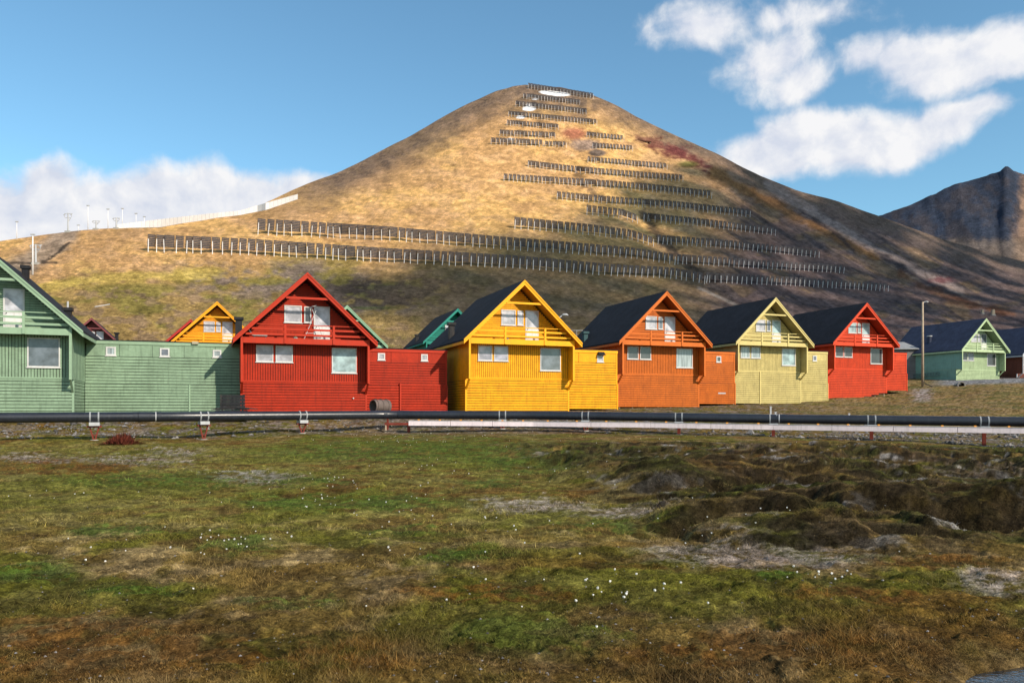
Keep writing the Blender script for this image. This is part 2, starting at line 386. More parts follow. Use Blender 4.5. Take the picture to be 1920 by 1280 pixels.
def smooth(A, n, ax):
    k = np.hanning(2*n+3)[1:-1]; k /= k.sum(); B = np.moveaxis(A, ax, 0)
    Pd = np.concatenate([np.repeat(B[:1], n, 0), B, np.repeat(B[-1:], n, 0)])
    return np.moveaxis(sum(k[i]*Pd[i:i+B.shape[0]] for i in range(2*n+1)), 0, ax)
DT = smooth(DT, 14, 0); D0 = DT[:, :1].copy(); DT = smooth(DT, 16, 1); DT = DT-(DT[:, :1]-118)*np.linspace(1, 0, NS)[None]**6
def hill_D(px, s):
    px = np.asarray(px, float); s = np.asarray(s, float)
    fx = np.clip((px+640)/8., 0, len(_px)-1.001); fs = np.clip(s, 0, 1)*(NS-1.001)
    i = fx.astype(int); j = fs.astype(int); u = fx-i; v = fs-j
    D = (DT[i, j]*(1-u)+DT[i+1, j]*u)*(1-v) + (DT[i, j+1]*(1-u)+DT[i+1, j+1]*u)*v
    env = sst(0, .12, s)*sst(1.0, .93, s)
    X = (px-960)/F*D
    # gullies running down the fall line plus hummocks
    g = fbm(px/46.+D/190., D/260., 3)-.5
    g2 = fbm(X/9.+50, D/14., 4)-.5
    spur = fbm(px/240.+4, s*2.2, 2)-.5
    gully = np.exp(-(segdist(px, YF-s*(YF-sky_y(px)), [(1205, 395), (1235, 445), (1275, 485), (1330, 530), (1400, 590), (1440, 640)])/11.)**2)
    gul2 = np.exp(-(segdist(px, YF-s*(YF-sky_y(px)), [(1080, 320), (1100, 345), (1130, 380)])/7.)**2)
    return D*(1 + env*(.030*g + .05*spur + .02*gully + .012*gul2)) + env*g2*2.2
def hill_P(px, py):
    ys = sky_yn(np.array([px]))[0]
    s = (YF-py)/(YF-ys)
    D = float(hill_D(np.array([px]), np.array([s]))[0]) if s <= 1 else float(hill_D(np.array([px]), np.array([1.]))[0])
    return Vector(((px-960)/F*D, D, EYE+(HY-py)/F*D))
def hill_col(px, py, D):
    a = fbm(px/90., py/34.+4, 4, .55); b = fbm(px/26.+9, py/12., 4, .6); c = fbm(px/7.+3, py/4., 3, .65)
    fd = px*.84+py*.55; fe = py*.84-px*.55                       # streaks running down to the right
    st = fbm(fd/130., fe/9.+40, 4, .6); st2 = fbm(fd/60.+9, fe/4., 3, .6)
    C = np.zeros(px.shape+(3,)) + np.array((.56, .325, .140))
    C = mixc(C, (.72, .43, .155), sst(.40, .58, a)*.75)
    C = mixc(C, (.46, .28, .15), sst(.5, .64, b)*.5)
    # grassy foot
    foot = sst(455, 545, py + (a-.5)*90 - (px < 400)*25)
    C = mixc(C, (.31, .215, .075), foot*.85)
    C = mixc(C, (.205, .185, .045), foot*sst(.47, .58, a)*.7)
    C = mixc(C, (.22, .145, .095), foot*sst(.5, .62, b)*.7)
    # stony band under the lowest fence
    sb = sst(46, 14, np.abs(py-(512+(px-300)*.09)+(a-.5)*60))*sst(260, 420, px)*sst(1500, 1100, px)
    C = mixc(C, (.22, .165, .135), sb*.8*sst(.35, .55, b))
    # brown scree mound behind the red house
    C = mixc(C, (.085, .055, .040), sst(1.2, .5, np.hypot((px-760)/190., (py-545+(a-.5)*20)/32.))*.85*sst(.35, .5, b))
    # scree on the right flank, coloured darker to add to the shade there
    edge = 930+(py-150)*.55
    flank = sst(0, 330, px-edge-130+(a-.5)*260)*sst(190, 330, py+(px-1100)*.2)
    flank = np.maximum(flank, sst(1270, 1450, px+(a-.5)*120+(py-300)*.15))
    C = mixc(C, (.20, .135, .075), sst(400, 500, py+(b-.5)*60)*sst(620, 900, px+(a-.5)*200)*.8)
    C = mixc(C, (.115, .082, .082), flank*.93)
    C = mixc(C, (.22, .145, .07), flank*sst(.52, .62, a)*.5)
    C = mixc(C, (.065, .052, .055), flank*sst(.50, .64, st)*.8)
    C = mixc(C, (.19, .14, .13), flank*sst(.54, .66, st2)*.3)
    # grey rock near the skyline on the left and at the crest
    ys = sky_y(px); up = sst(78, 14, py-ys+(b-.5)*50+(px > 1100)*20)*sst(470, 640, px)
    C = mixc(C, (.17, .125, .10), up*.85); C = mixc(C, (.06, .045, .04), up*sst(.5, .6, c)*.6)
    # named patches
    C = mixc(C, (.36, .13, .08), sst(1.2, .4, np.hypot((px-1078)/28., (py-250)/14.)+(c-.5)*.6)*.9)
    C = mixc(C, (.30, .22, .19), sst(1.1, .5, np.hypot((px-1098)/36., (py-272)/13.)+(c-.5)*.6)*.8)
    C = mixc(C, (.11, .09, .085), sst(1.1, .7, np.hypot((px-1120)/18., (py-287)/7.))*.9)
    C = mixc(C, (.15, .032, .040), sst(19, 1, segdist(px, py, [(1222, 268), (1262, 284), (1325, 312)])*(1+.0*px)+(c-.5)*22+(b-.5)*26)*.85)
    C = mixc(C, (.22, .10, .07), sst(9, 2, segdist(px, py, [(1196, 258), (1240, 270)])+(c-.5)*8)*.8)
    C = mixc(C, (.16, .17, .04), sst(1.1, .3, np.hypot((px-1290)/26., (py-308)/8.))*.7)
    C = mixc(C, (.20, .095, .03), sst(15, 3, segdist(px, py, [(1340, 322), (1440, 380), (1560, 440), (1640, 485)])+(b-.5)*26)*.7)
    C = mixc(C, (.30, .235, .215), sst(13, 3, segdist(px, py, [(1440, 345), (1560, 420), (1700, 500), (1800, 545)])+(b-.5)*22)*.6)
    C = mixc(C, (.035, .030, .036), sst(7, 1, segdist(px, py, [(1640, 470), (1720, 520), (1790, 555), (1920, 605), (2100, 650)])+(b-.5)*12)*.85)
    C = mixc(C, (.035, .030, .036), sst(5, 1, segdist(px, py, [(1500, 395), (1570, 440), (1600, 470)])+(b-.5)*12)*.7)
    C = mixc(C, (.14, .06, .03), sst(10, 2, segdist(px, py, [(1690, 515), (1780, 560), (1900, 590)])+(b-.5)*16)*.7)
    C = mixc(C, (.15, .04, .05), sst(1.1, .1, np.hypot((px-1765)/30., (py-525)/9.)+(c-.5))*.7)
    C = mixc(C, (.50, .37, .09), sst(30, 8, segdist(px, py, [(60, 545), (180, 522), (400, 512)], 2.0)+(b-.5)*40)*.75)
    C = mixc(C, (.24, .22, .04), sst(1.1, .3, np.hypot((px-500)/75., (py-528)/10.)+(b-.5))*.6)
    C = mixc(C, (.10, .12, .03), sst(1.1, .3, np.hypot((px-690)/60., (py-577)/5.)+(b-.5))*.7)
    # path and bulldozed ground on the left
    C = mixc(C, (.33, .25, .19), sst(30, 12, segdist(px, py, [(125, 438), (85, 470), (45, 500), (-60, 530)])+(b-.5)*20)*.85)
    C = mixc(C, (.035, .03, .028), sst(4, 1, segdist(px, py, [(130, 455), (95, 485), (78, 492), (106, 492)])+(c-.5)*4)*.8)
    C = mixc(C, (.04, .03, .025), sst(3, 1, segdist(px, py, [(0, 492), (60, 494)])+(c-.5)*3)*.7)
    # dark gully between the fence rows, with its pale spoil line
    C = mixc(C, (.05, .042, .042), sst(12, 3, segdist(px, py, [(1205, 400), (1235, 445), (1275, 485), (1330, 530), (1370, 560)])+(c-.5)*12)*.75)
    C = mixc(C, (.05, .042, .042), sst(8, 2, segdist(px, py, [(1080, 325), (1095, 345), (1125, 372)])+(c-.5)*12)*.6)
    C = mixc(C, (.26, .22, .19), sst(4, 1, segdist(px, py, [(1310, 540), (1360, 562), (1405, 585), (1440, 610)])+(c-.5)*4)*.75)
    C = C*(.72+.56*b)[..., None]*(.45+1.1*c)[..., None]*(.85+.3*st)[..., None]
    # snow left under the top fences
    sn = np.maximum.reduce([sst(1.05, .9, np.hypot((px-1042)/30., (py-175.5-(px-1042)*.10)/4.8)+(b-.5)*.3), sst(1.05, .85, np.hypot((px-992)/12., (py-204)/4.5)+(b-.5)*.3),
                            sst(1.05, .85, np.hypot((px-976)/9., (py-220)/3.)), sst(1.05, .85, np.hypot((px-1003)/6., (py-186)/1.8)), sst(1.05, .85, np.hypot((px-958)/8., (py-261)/2.2)), sst(1.05, .85, np.hypot((px-993)/8., (py-197)/2.5))])
    return np.clip(C, .01, .9), sn
HPX = np.arange(-620, 2541, 3.0)
s_ = np.linspace(0, 1, 460)
PXh, Sh = np.meshgrid(HPX, s_)
YSK = sky_yn(PXh); PYh = YF-Sh*(YF-YSK)
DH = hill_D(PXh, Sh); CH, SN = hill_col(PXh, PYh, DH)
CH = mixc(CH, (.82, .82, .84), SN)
Ph = world_xyz(PXh, DH, EYE+(HY-PYh)/F*DH)
Ph[0, :, 2] -= 0.05
back = []
for k in (8, 25, 60, 130, 260, 420):
    b = Ph[-1].copy(); dx = b[:, :2]/np.linalg.norm(b[:, :2], axis=1)[:, None]
    b[:, :2] += dx*k; b[:, 2] = np.maximum(b[:, 2]-k*k*.004-k*.35, -2.9); back.append(b)
Ph = np.concatenate([Ph, np.array(back)]); CH = np.concatenate([CH, np.repeat(CH[-1:], 6, 0)])
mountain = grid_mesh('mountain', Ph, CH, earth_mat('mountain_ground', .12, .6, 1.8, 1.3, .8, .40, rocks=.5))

# ------------------------------------------------------------------ far mountain
fx = np.arange(1500, 2560, 5.0); fs = np.linspace(0, 1, 120)
FX, FS = np.meshgrid(fx, fs)
def far_sky(px): return np.interp(px, [1400, 1560, 1650, 1700, 1725, 1785, 1845, 1875, 1886, 1892, 1899, 1920, 1960, 2050, 2300, 2560], [470, 440, 404, 387, 377, 347, 330, 321, 311, 313, 321, 327, 340, 330, 380, 450])
fy = 560-FS*(560-far_sky(FX)-4*(fbm(FX/13., FX*0, 3)-.5))
FD = 1500+FS*900 + 80*(fbm(FX/30.+FS*1.2, FS*1.8, 4)-.5)*sst(0, .2, FS)
PF = world_xyz(FX, FD, EYE+(HY-fy)/F*FD)
n1 = fbm(FX/22.+FS*3, fy/26., 4, .6); n2 = fbm(FX/9., fy/9., 4, .6)
CF = np.zeros(FX.shape+(3,))+np.array((.034, .043, .066))  # haze and shade put into the rock colour as dark blue
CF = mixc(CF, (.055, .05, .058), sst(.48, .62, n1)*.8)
CF = mixc(CF, (.26, .165, .11), sst(0, 26, FX-1908-(fy-320)*-.12+(n2-.5)*24)*.85)  # sunlit right edge painted in as golden rock
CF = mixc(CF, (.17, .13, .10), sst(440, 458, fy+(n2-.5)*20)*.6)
CF = CF*(.6+.8*n2)[..., None]
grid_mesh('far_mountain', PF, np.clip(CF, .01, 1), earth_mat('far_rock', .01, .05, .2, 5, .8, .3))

# ------------------------------------------------------------------ houses
def lx_of(C, px, ly):
    k = (px-960)/F
    return (k*(C[1]+CT*ly)-C[0]+ST*ly)/(CT-k*ST)
def shade(rgb, k): return tuple(c*k for c in rgb)
def window(root, x0, x1, z0, z1, y, gl, frame=white, fw=.068, name='window', mull=()):
    f = MB()
    f.box(x0, x1, y-.05, y-.002, z0, z0+fw).box(x0, x1, y-.05, y-.002, z1-fw, z1).box(x0, x0+fw, y-.05, y-.002, z0+fw, z1-fw).box(x1-fw, x1, y-.05, y-.002, z0+fw, z1-fw)
    w = f.build(name, frame, root)
    MB().box(x0-.05, x1+.05, y-.08, y-.0005, z0-.05, z0-.0005).build('sill', frame, w)
    MB().poly([(x0+fw, y-.015, z0+fw), (x1-fw, y-.015, z0+fw), (x1-fw, y-.015, z1-fw), (x0+fw, y-.015, z1-fw)]).build('pane', GL[gl], w)
    return w
def hboards(mb, x0, x1, y, z0, z1, pitch=.19, gap=.038, thick=.03, cut=None, front=True):
    """horizontal cladding facing -y; cut(z) gives the x limits of the board at that height"""
    n = max(1, round((z1-z0)/pitch)); p = (z1-z0)/n
    for i in range(n):
        a, b = x0, x1
        if cut: a, b = cut(z0+i*p, x0, x1)
        if b-a < .2: continue
        yo = random.uniform(-.004, .004)
        mb.box(a, b, y-thick+yo, y-.002, z0+i*p+gap*.5, z0+(i+1)*p-gap*.5)
def vboards(mb, x0, x1, y, z0, z1, pitch=.16, gap=.034, thick=.03):
    n = max(1, round((x1-x0)/pitch)); p = (x1-x0)/n
    for i in range(n):
        yo = random.uniform(-.004, .004)
        mb.box(x0+i*p+gap*.5, x0+(i+1)*p-gap*.5, y-thick+yo, y-.002, z0, z1)
def sboards(mb, y0, y1, x, sgn, z0, z1, pitch=.19, gap=.038, thick=.03):
    n = max(1, round((z1-z0)/pitch)); p = (z1-z0)/n
    for i in range(n):
        a, b = (x-thick, x-.002) if sgn < 0 else (x+.002, x+thick)
        mb.box(a, b, y0, y1, z0+i*p+gap*.5, z0+(i+1)*p-gap*.5)

def gable_house(label, C, ztip, base_l, base_r, rgb, key, roof=roofm, annex=None, ov=.47, L=10.8, rz=TH,
                glz=('light', 'light', 'light', 'light', 'light', 'light'), front_only=False, trim=None, cat='house', group=None, annex_rgb=None, mid_seam=None, barge=None, ends=True):
    """C: centre of the front plane; z values inside are measured from the eave tips"""
    gz0 = min(base_l, base_r)
    root = empty('gable_house', (C[0], C[1], gz0), rz)
    tag(root, label, cat, group)
    T = ztip-gz0                                     # local z of the eave tips
    W = 4.15; A = 4.66 if ov < .7 else 4.85; tipx = W+ov; endz = .22 if ov < .7 else -.25
    sl = (A-endz)/tipx
    top = lambda x: T+A-abs(x)*sl
    wallm = paint(key+'_wall', rgb, wear=.24, dirtamt=.55, dirt=shade(rgb, .5))
    trimm = paint(key+'_trim', barge or tuple(min(.9, c*1.12+.004) for c in rgb), wear=.12, dirtamt=.10)
    darkm = paint(key+'_gap', shade(rgb, .10), wear=.2)
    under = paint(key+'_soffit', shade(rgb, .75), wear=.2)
    Yw = .95
    # main wall: closed core set behind the cladding
    core = MB()
    core.prism([(-W+.02, T-2.46), (W-.02, T-2.46), (W-.02, top(W)-.30), (0, top(0)-.30), (-W+.02, top(W)-.30)], Yw, L)
    core.build('wall', darkm, root)
    up = MB()                                          # ground floor: vertical boards between the side fins
    vboards(up, -W+.12, W-.12, Yw, T-2.44, T+.02)
    up.build('cladding', wallm, root)
    g = MB()
    n = 26; z0 = T+.36; hgt = (A-.9)/n
    for i in range(n):
        za = z0+i*hgt; zb = za+hgt
        hw = (T+A-.36-zb)/sl-.02
        if hw > .15: g.box(-min(hw, W-.1), min(hw, W-.1), Yw-.03, Yw-.002, za+.012, zb-.012)
    g.build('gable_cladding', wallm, root)
    # side fins and side walls
    for sx in (-1, 1):
        a, b = sorted((sx*W, sx*(W-.10)))
        fm = MB().prism_x([(0.0, T-2.55), (L, T-2.55), (L, top(W)-.24), (0.0, top(W)-.24)], a, b)
        for k in range(int(L/1.2)):                 # plywood joints
            yk = .02+1.2*(k+1); xo = sx*W
            c0, c1 = sorted((xo, xo+sx*.012)); fm.box(c0, c1, yk-.03, yk+.03, T-2.5, top(W)-.3)
        fm.build('side_wall', wallm, root)
        a, b = sorted((sx*(W+.012), sx*(W-.13)))
        MB().box(a, b, -.05, 0.0-.002, T-2.58, top(W)-.28).build('corner_post', trimm, root)
        a, b = sorted((sx*(W-.02), sx*(W-.14)))
        MB().prism_x([(.06, T-2.56), (.20, T-2.56), (Yw-.04, T-3.12), (Yw-.04, T-3.32)], a, b).build('bracket', trimm, root)
    # basement
    zb = T-2.46; bl = base_l-gz0; br = base_r-gz0
    def cut(z, x0, x1):
        if abs(bl-br) < .05: return x0, x1
        if bl < br:
            xr = x0+(x1-x0)*(.45+.55*max(0, (z-bl))/(br-bl)); return x0, min(x1, xr)
        xl = x1-(x1-x0)*(.45+.55*max(0, (z-br))/(bl-br)); return max(x0, xl), x1
    bm = MB(); hboards(bm, -W+.1, W-.1, Yw+.0, .04, zb-.02, cut=cut)
    bm.build('basement_cladding', wallm, root)
    bc = MB().box(-W+.05, W-.05, Yw+.001, L-.05, max(bl, br)+.02, zb-.001)
    if abs(bl-br) > .05:
        bc.prism([(-W+.05, bl+.05), (0, bl+.05), (W-.05, br), (W-.05, br+.018), (-W+.05, br+.018)], Yw+.001, L-.05) if bl < br else None
    bc.build('basement', darkm, root)
    for sx in (-1, 1):
        sb = MB(); sboards(sb, Yw+.08, L-.05, sx*(W-.05), sx, max(bl, br)+.03, zb-.02)
        sb.build('basement_side', wallm, root)
        a, b = sorted((sx*(W-.005), sx*(W-.12)))
        MB().box(a, b, Yw-.045, Yw+.08, (bl if sx < 0 else br)-.02, zb-.003).build('corner_trim', trimm, root)
    MB().box(-W+.12, W-.12, Yw-.055, Yw-.031, zb-.05, zb+.03).build('skirting', trimm, root)
    if mid_seam is not None:
        MB().box(mid_seam-.07, mid_seam+.07, Yw-.09, Yw-.032, .0, zb-.05).build('batten', trimm, root)
    st = MB()
    for i in range(7):
        x = -W+.3+i*(2*W-.6)/6; st.box(x-.05, x+.05, Yw+.1, Yw+.2, -.5, .3+max(0, br-bl)*i/6)
    st.build('footing', wood, root)
    # balcony
    MB().box(-W+.11, W-.11, .001, Yw-.035, T+.05, T+.18).build('balcony_floor', under, root)
    fb = MB().box(-W+.14, W-.14, -.045, -.003, T-.04, T+.33).build('balcony_fascia', trimm, root)
    rl = MB()
    for zr, hh in ((1.22, .055), (.92, .13), (.56, .13)):
        hw = (T+A-.34-(T+zr))/sl-.05
        rl.box(-hw, hw, -.04, -.012, T+zr-hh/2, T+zr+hh/2)
    rl.build('railing', trimm, root)
    for xp in (-1.39, 1.75):
        MB().box(xp-.07, xp+.07, -.10, -.047, T-.02, T+1.25).build('railing_post', trimm, root)
    # openings
    Zw = Yw-.031
    window(root, -3.17, -2.08, T-1.20, T-.09, Zw, glz[0]); window(root, -1.93, -.83, T-1.20, T-.09, Zw, glz[1])
    window(root, 1.75, 3.42, T-1.85, T-.14, Zw, glz[2])
    window(root, -1.37, -.24, T+1.47, T+2.61, Zw, glz[3]); window(root, -.08, .38, T+1.50, T+2.58, Zw, glz[4])
    dr = MB().box(.55, 1.62, Zw-.04, Zw-.001, T+.40, T+2.63).build('door', white, root)
    MB().box(.66, 1.51, Zw-.052, Zw-.0401, T+.5, T+1.18).build('door_panel', paint('door_white', (.66, .66, .66), wear=.1), dr)
    MB().poly([(.64, Zw-.045, T+1.32), (1.53, Zw-.045, T+1.32), (1.53, Zw-.045, T+2.54), (.64, Zw-.045, T+2.54)]).build('pane', GL[glz[5]], dr)
    MB().box(.70, .74, Zw-.12, Zw-.041, T+1.2, T+1.24).build('handle', blackm, dr)
    # roof
    rf = MB()
    o = .045
    for sx in (-1, 1):
        pts = [(0, top(0)+o), (sx*(tipx+.04), top(tipx)+o-.04*sl), (sx*(tipx+.04), top(tipx)-.12), (0, top(0)-.14)]
        if sx > 0: pts = pts[::-1]
        rf.prism(pts, -.34, L+.35)
    rf.build('roof', roof, root)
    sf = MB()
    for sx in (-1, 1):
        pts = [(0, top(0)-.145), (sx*tipx, top(tipx)-.145), (sx*tipx, top(tipx)-.20), (0, top(0)-.20)]
        if sx > 0: pts = pts[::-1]
        sf.prism(pts, -.30, L+.3)
    sf.build('soffit', under, root)
    for sx in (-1, 1):
        for yb, y2 in ((-.39, -.342), (L+.352, L+.39)):
            pts = [(0, top(0)+.02), (sx*(tipx+.02), top(tipx)+.0), (sx*(tipx+.02), top(tipx)-.34), (0, top(0)-.36)]
            if sx > 0: pts = pts[::-1]
            MB().prism(pts, yb, y2).build('bargeboard', trimm, root)
        pts = [(0, top(0)+.02), (sx*(tipx+.02), top(tipx)+.0), (sx*(tipx+.02), top(tipx)-.12), (0, top(0)-.12)]
        if sx > 0: pts = pts[::-1]
        MB().prism(pts, -.43, -.392).build('trim_board', trimm, root)
        xa, xb = sorted((sx*(tipx+.0), sx*(tipx+.035)))
        MB().box(xa, xb, -.33, L+.33, top(tipx)-.33, top(tipx)-.13).build('eave_board', trimm, root)
    zc = 2.98; hw = (A-.38-zc)/sl
    MB().box(-hw, hw, -.30, -.2, T+zc-.07, T+zc+.07).build('collar_beam', trimm, root)
    # annex
    if annex:
        x0, x1, e, ztop, zbot, wins = annex
        arm = wallm if not annex_rgb else paint(key+'_annexwall', annex_rgb, wear=.16, dirtamt=.16)
        artrim = trimm if not annex_rgb else paint(key+'_annextrim', tuple(min(.9, c*1.1) for c in annex_rgb), wear=.12)
        zt = ztop-gz0; zo = zbot-gz0
        MB().box(x0+.02, x1-.03, e+.001, e+5, zo+.05, zt-.1).build('annex_wall', darkm, root)
        pb = MB()
        npn = max(2, round((x1-x0)/1.9)); w = (x1-x0-.1)/npn
        for i in range(npn): pb.box(x0+.05+i*w+.012, x0+.05+(i+1)*w-.012, e-.022, e-.001, zt-.98, zt-.2)
        pb.build('panel_band', arm, root)
        hb = MB(); hboards(hb, x0+.02, x1-.09, e, zo+1.95 if zt-zo > 3 else zo+.2, zt-1.0)
        hb.build('annex_cladding', arm, root)
        lb = MB(); hboards(lb, x0+.02, x1-.04, e-.06, zo, zo+1.93, thick=.05)
        lb.build('annex_lower_cladding', arm, root)
        sb = MB(); sboards(sb, e+.02, e+5, x1-.03, 1, zo+.02, zt-.22)
        sb.build('annex_side', arm, root)
        MB().box(x1-.09, x1+.012, e-.05, e-.001, zo+1.93, zt-.2).build('annex_corner', artrim, root)
        MB().box(x1-.05, x1+.03, e-.15, e-.062, zo-.05, zo+1.98).build('annex_corner', artrim, root)
        MB().box(x0, x1+.05, e-.07, e-.002, zt-.2, zt+.02).build('annex_fascia', artrim, root)
        MB().box(x0, x1+.08, e-.11, e+5.1, zt+.021, zt+.07).build('annex_roof', roofm, root)
        for (wx, wz, ww, wh, gk) in wins:
            window(root, wx-ww/2, wx+ww/2, zt-wz-wh/2, zt-wz+wh/2, e-.023, gk, fw=.09)
    return root, T

GREENC = (.215, .315, .215); REDC = (.37, .022, .004); YELC = (.78, .345, .004); ORC = (.50, .115, .010); OLC = (.52, .43, .17); RED2 = (.54, .048, .012)
C_green = (-29.3, 44.5); C_red = (-13.6, 52.8); C_yel = (.8, 58.5); C_or = (13.3, 69.4); C_ol = (25.6, 78.0); C_r2 = (38.5, 87.0); C_fg = (66.2, 111.7); C_fr = (79.6, 119.5)
E = EYE
def wx(C, px, e): return lx_of(C, px, e)
ROW = 'gabled houses along the pipeline'
gh, T_g = gable_house('sage green gabled house at the left edge of the row, cut by the frame', C_green, 4.38+E, 1.45, 1.45, GREENC, 'sage', ov=.62,
    annex=(4.15, 13.9, 5.1, 4.50+E, 1.50, [(wx(C_green, 208, 5.1), .66, .58, .56, 'mid'), (wx(C_green, 309, 5.1), .66, .58, .56, 'grey'), (wx(C_green, 407, 5.1), .66, .54, .5, 'mid')]),
    glz=('light', 'light', 'grey', 'light', 'light', 'light'), group=ROW)
rh, T_r = gable_house('large deep red gabled house between the sage green wing and the golden yellow house', C_red, 4.44+E, 1.62, 1.62, REDC, 'crimson',
    annex=(4.15, 10.45, 3.0, 4.47+E, 1.6, [(wx(C_red, 715, 3), .55, .52, .5, 'light'), (wx(C_red, 795.5, 3), .55, .5, .5, 'light')]),
    glz=('light', 'light', 'teal', 'light', 'dark', 'light'), group=ROW)
yh, T_y = gable_house('golden yellow gabled house in the middle of the row', C_yel, 4.88+E, 1.66, 1.66, YELC, 'golden',
    annex=(4.15, 9.35, 3.0, 4.85+E, 1.85, [(wx(C_yel, 1125, 3), .65, .56, .55, 'light')]), glz=('lilac', 'lilac', 'grey', 'light', 'light', 'light'), group=ROW)
oh, T_o = gable_house('burnt orange gabled house right of the golden yellow house', C_or, 5.70+E, 2.05, 2.0, ORC, 'orange',
    annex=(4.15, 9.45, 3.0, 5.55+E, 2.35, [(wx(C_or, 1347, 3), .7, .52, .56, 'dark')]), glz=('dark', 'dark', 'mid', 'light', 'grey', 'light'), group=ROW)
lh, T_l = gable_house('pale olive yellow gabled house between the orange and the scarlet houses', C_ol, 6.38+E, 2.42, 2.38, OLC, 'olive',
    annex=(4.15, 9.3, 3.0, 6.2+E, 2.62, [(wx(C_ol, 1527, 3), .7, .52, .56, 'grey')]), glz=('mid', 'mid', 'teal', 'light', 'grey', 'teal'), group=ROW, mid_seam=-.85)
sh, T_s = gable_house('scarlet gabled house at the right end of the connected row', C_r2, 7.08+E, 2.9, 3.7, RED2, 'scarlet',
    annex=(4.15, 9.2, 3.0, 6.75+E, 4.05, []), glz=('dark', 'dark', 'dark', 'teal', 'mid', 'teal'), group=ROW)
fg, T_f = gable_house('mint green gabled house with blue grey roof right of the tall wooden pole', C_fg, 8.25+E, 5.95, 6.0, (.36, .46, .27), 'mint', roof=roofblue, L=12,
    glz=('dark', 'grey', 'dark', 'light', 'light', 'grey'), group='gabled houses standing on the right')
_side = paint('mint_side_shaded', (.20, .36, .30), wear=.15)  # left side painted in a shaded tone of the mint front
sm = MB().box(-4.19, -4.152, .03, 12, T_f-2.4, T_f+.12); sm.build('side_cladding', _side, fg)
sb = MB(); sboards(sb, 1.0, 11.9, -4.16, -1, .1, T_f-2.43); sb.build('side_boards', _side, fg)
w = MB().box(-4.25, -4.2, 8.6, 9.8, T_f-1.35, T_f-.15).build('window', white, fg)
MB().box(-4.262, -4.251, 8.7, 9.7, T_f-1.25, T_f-.25).build('pane', GL['grey'], w)
rp = MB()
rp.bar((-4.5, 3.4, T_f-2.75), (-4.5, 10.6, T_f-2.95), .08); rp.bar((-4.5, 3.4, T_f-3.15), (-4.5, 10.6, T_f-3.35), .08)
for k in range(16): rp.bar((-4.5, 3.4+k*.48, T_f-2.75-k*.0133), (-4.5, 3.4+k*.48, T_f-3.2-k*.0133), .06)
rp.build('ramp_rail', paint('grey_green_wood', (.14, .2, .19)), fg)
vt = MB().tube([(-3.0, 6.4, T_f+1.5), (-3.0, 6.4, T_f+2.6)], .28, 12).build('vent_pipe', roofblue, fg, smooth=False)
MB().tube([(-3.0, 6.4, T_f+2.6), (-3.0, 6.4, T_f+2.75)], .38, 12).build('vent_cap', galv, vt)
fr, _ = gable_house('dark brown red gabled house with blue grey roof cut off by the right edge', C_fr, 8.1+E, 6.1, 6.1, (.15, .045, .03), 'brownred', roof=roofblue, L=11,
    glz=('dark',)*6, group='gabled houses standing on the right', barge=(.45, .46, .5))
BG = 'gabled houses in the second row'
def back_house(label, apx, apy, D, rgb, key, glz, roof=roofm, depth_base=None, **kw):
    C = ((apx-960)/F*D, D); zt = EYE+(HY-apy)/F*(D)-4.66
    b = zt-5.0
    return gable_house(label, C, zt, b, b, rgb, key, roof=roof, glz=glz, group=BG, **kw)
bh1, T1 = back_house('small golden yellow gable rising behind the sage green wing', 407, 566, 87, (.74, .30, .008), 'amber', ('light',)*6)
bh2, T2 = back_house('red gable peeking out behind the left slope of the small yellow gable', 358, 599, 103, (.36, .022, .018), 'cherry', ('light',)*6)
bh3, T3 = back_house('tiny maroon gable far behind the sage green wing', 172, 596, 128, (.17, .045, .05), 'maroon', ('light',)*6)
bh4, T4 = back_house('pale green gable mostly hidden behind the right slope of the deep red roof', 650, 573, 90, (.22, .36, .24), 'palegreen', ('light',)*6)
bh5, T5 = back_house('teal gable with black roof behind the golden yellow house', 857, 579, 104, (.010, .19, .15), 'teal', ('light',)*6)

def wallT(o): return o
# roof fittings (parts of their houses)
def chimney(house, x, y, z0, z1, w=.45, cap=.62, mat=blackm):
    c = MB().box(x-w/2, x+w/2, y-w/2, y+w/2, z0, z1).build('chimney', mat, house)
    MB().box(x-cap/2, x+cap/2, y-cap/2, y+cap/2, z1+.001, z1+.2).build('chimney_cap', mat, c)
    return c
_c1 = wx(C_green, 48, 3.2); _c2 = wx(C_green, 127, 4.4)
chimney(gh, _c1, 3.2, T_g+2.6, T_g+4.15, .36, .5); chimney(gh, _c2, 4.4, T_g+.2, T_g+1.85, .42, .58)
MB().tube([(_c2, 4.4, T_g+2.05), (_c2, 4.4, T_g+2.45)], .06, 8).build('flue', galv, gh)
chimney(oh, -3.85, 7.9, T_o+.6, T_o+1.6, .4, .6, paint('teal_metal', (.03, .08, .09)))
chimney(lh, -3.85, 7.9, T_l+.6, T_l+1.6, .4, .6, paint('teal_metal', (.03, .08, .09)))
chimney(yh, -4.0, 5.0, T_y+.5, T_y+1.75, .4, .6)
chimney(bh5, -4.0, 5.5, T5+.4, T5+1.5, .4, .6); chimney(bh3, 3.2, 4.0, T3+.9, T3+2.6, .5, .8); chimney(rh, -4.1, 6.5, T_r+.3, T_r+2.1, .45, .65)
chimney(bh3, 4.1, 4.0, T3+.2, T3+1.2, .5, .8)
# green wing: vertical batten, small lamp box
e = 5.1
MB().box(wx(C_green, 355.5, e)-.05, wx(C_green, 355.5, e)+.05, e-.16, e-.112, .0, 1.98).build('batten', paint('sage_trim', GREENC), gh)
lbx = MB().box(wx(C_green, 366, e)-.2, wx(C_green, 366, e)+.2, e-.2, e-.023, T_g+.05, T_g+.22).build('wall_lamp', paint('beige_box', (.36, .33, .24)), gh)
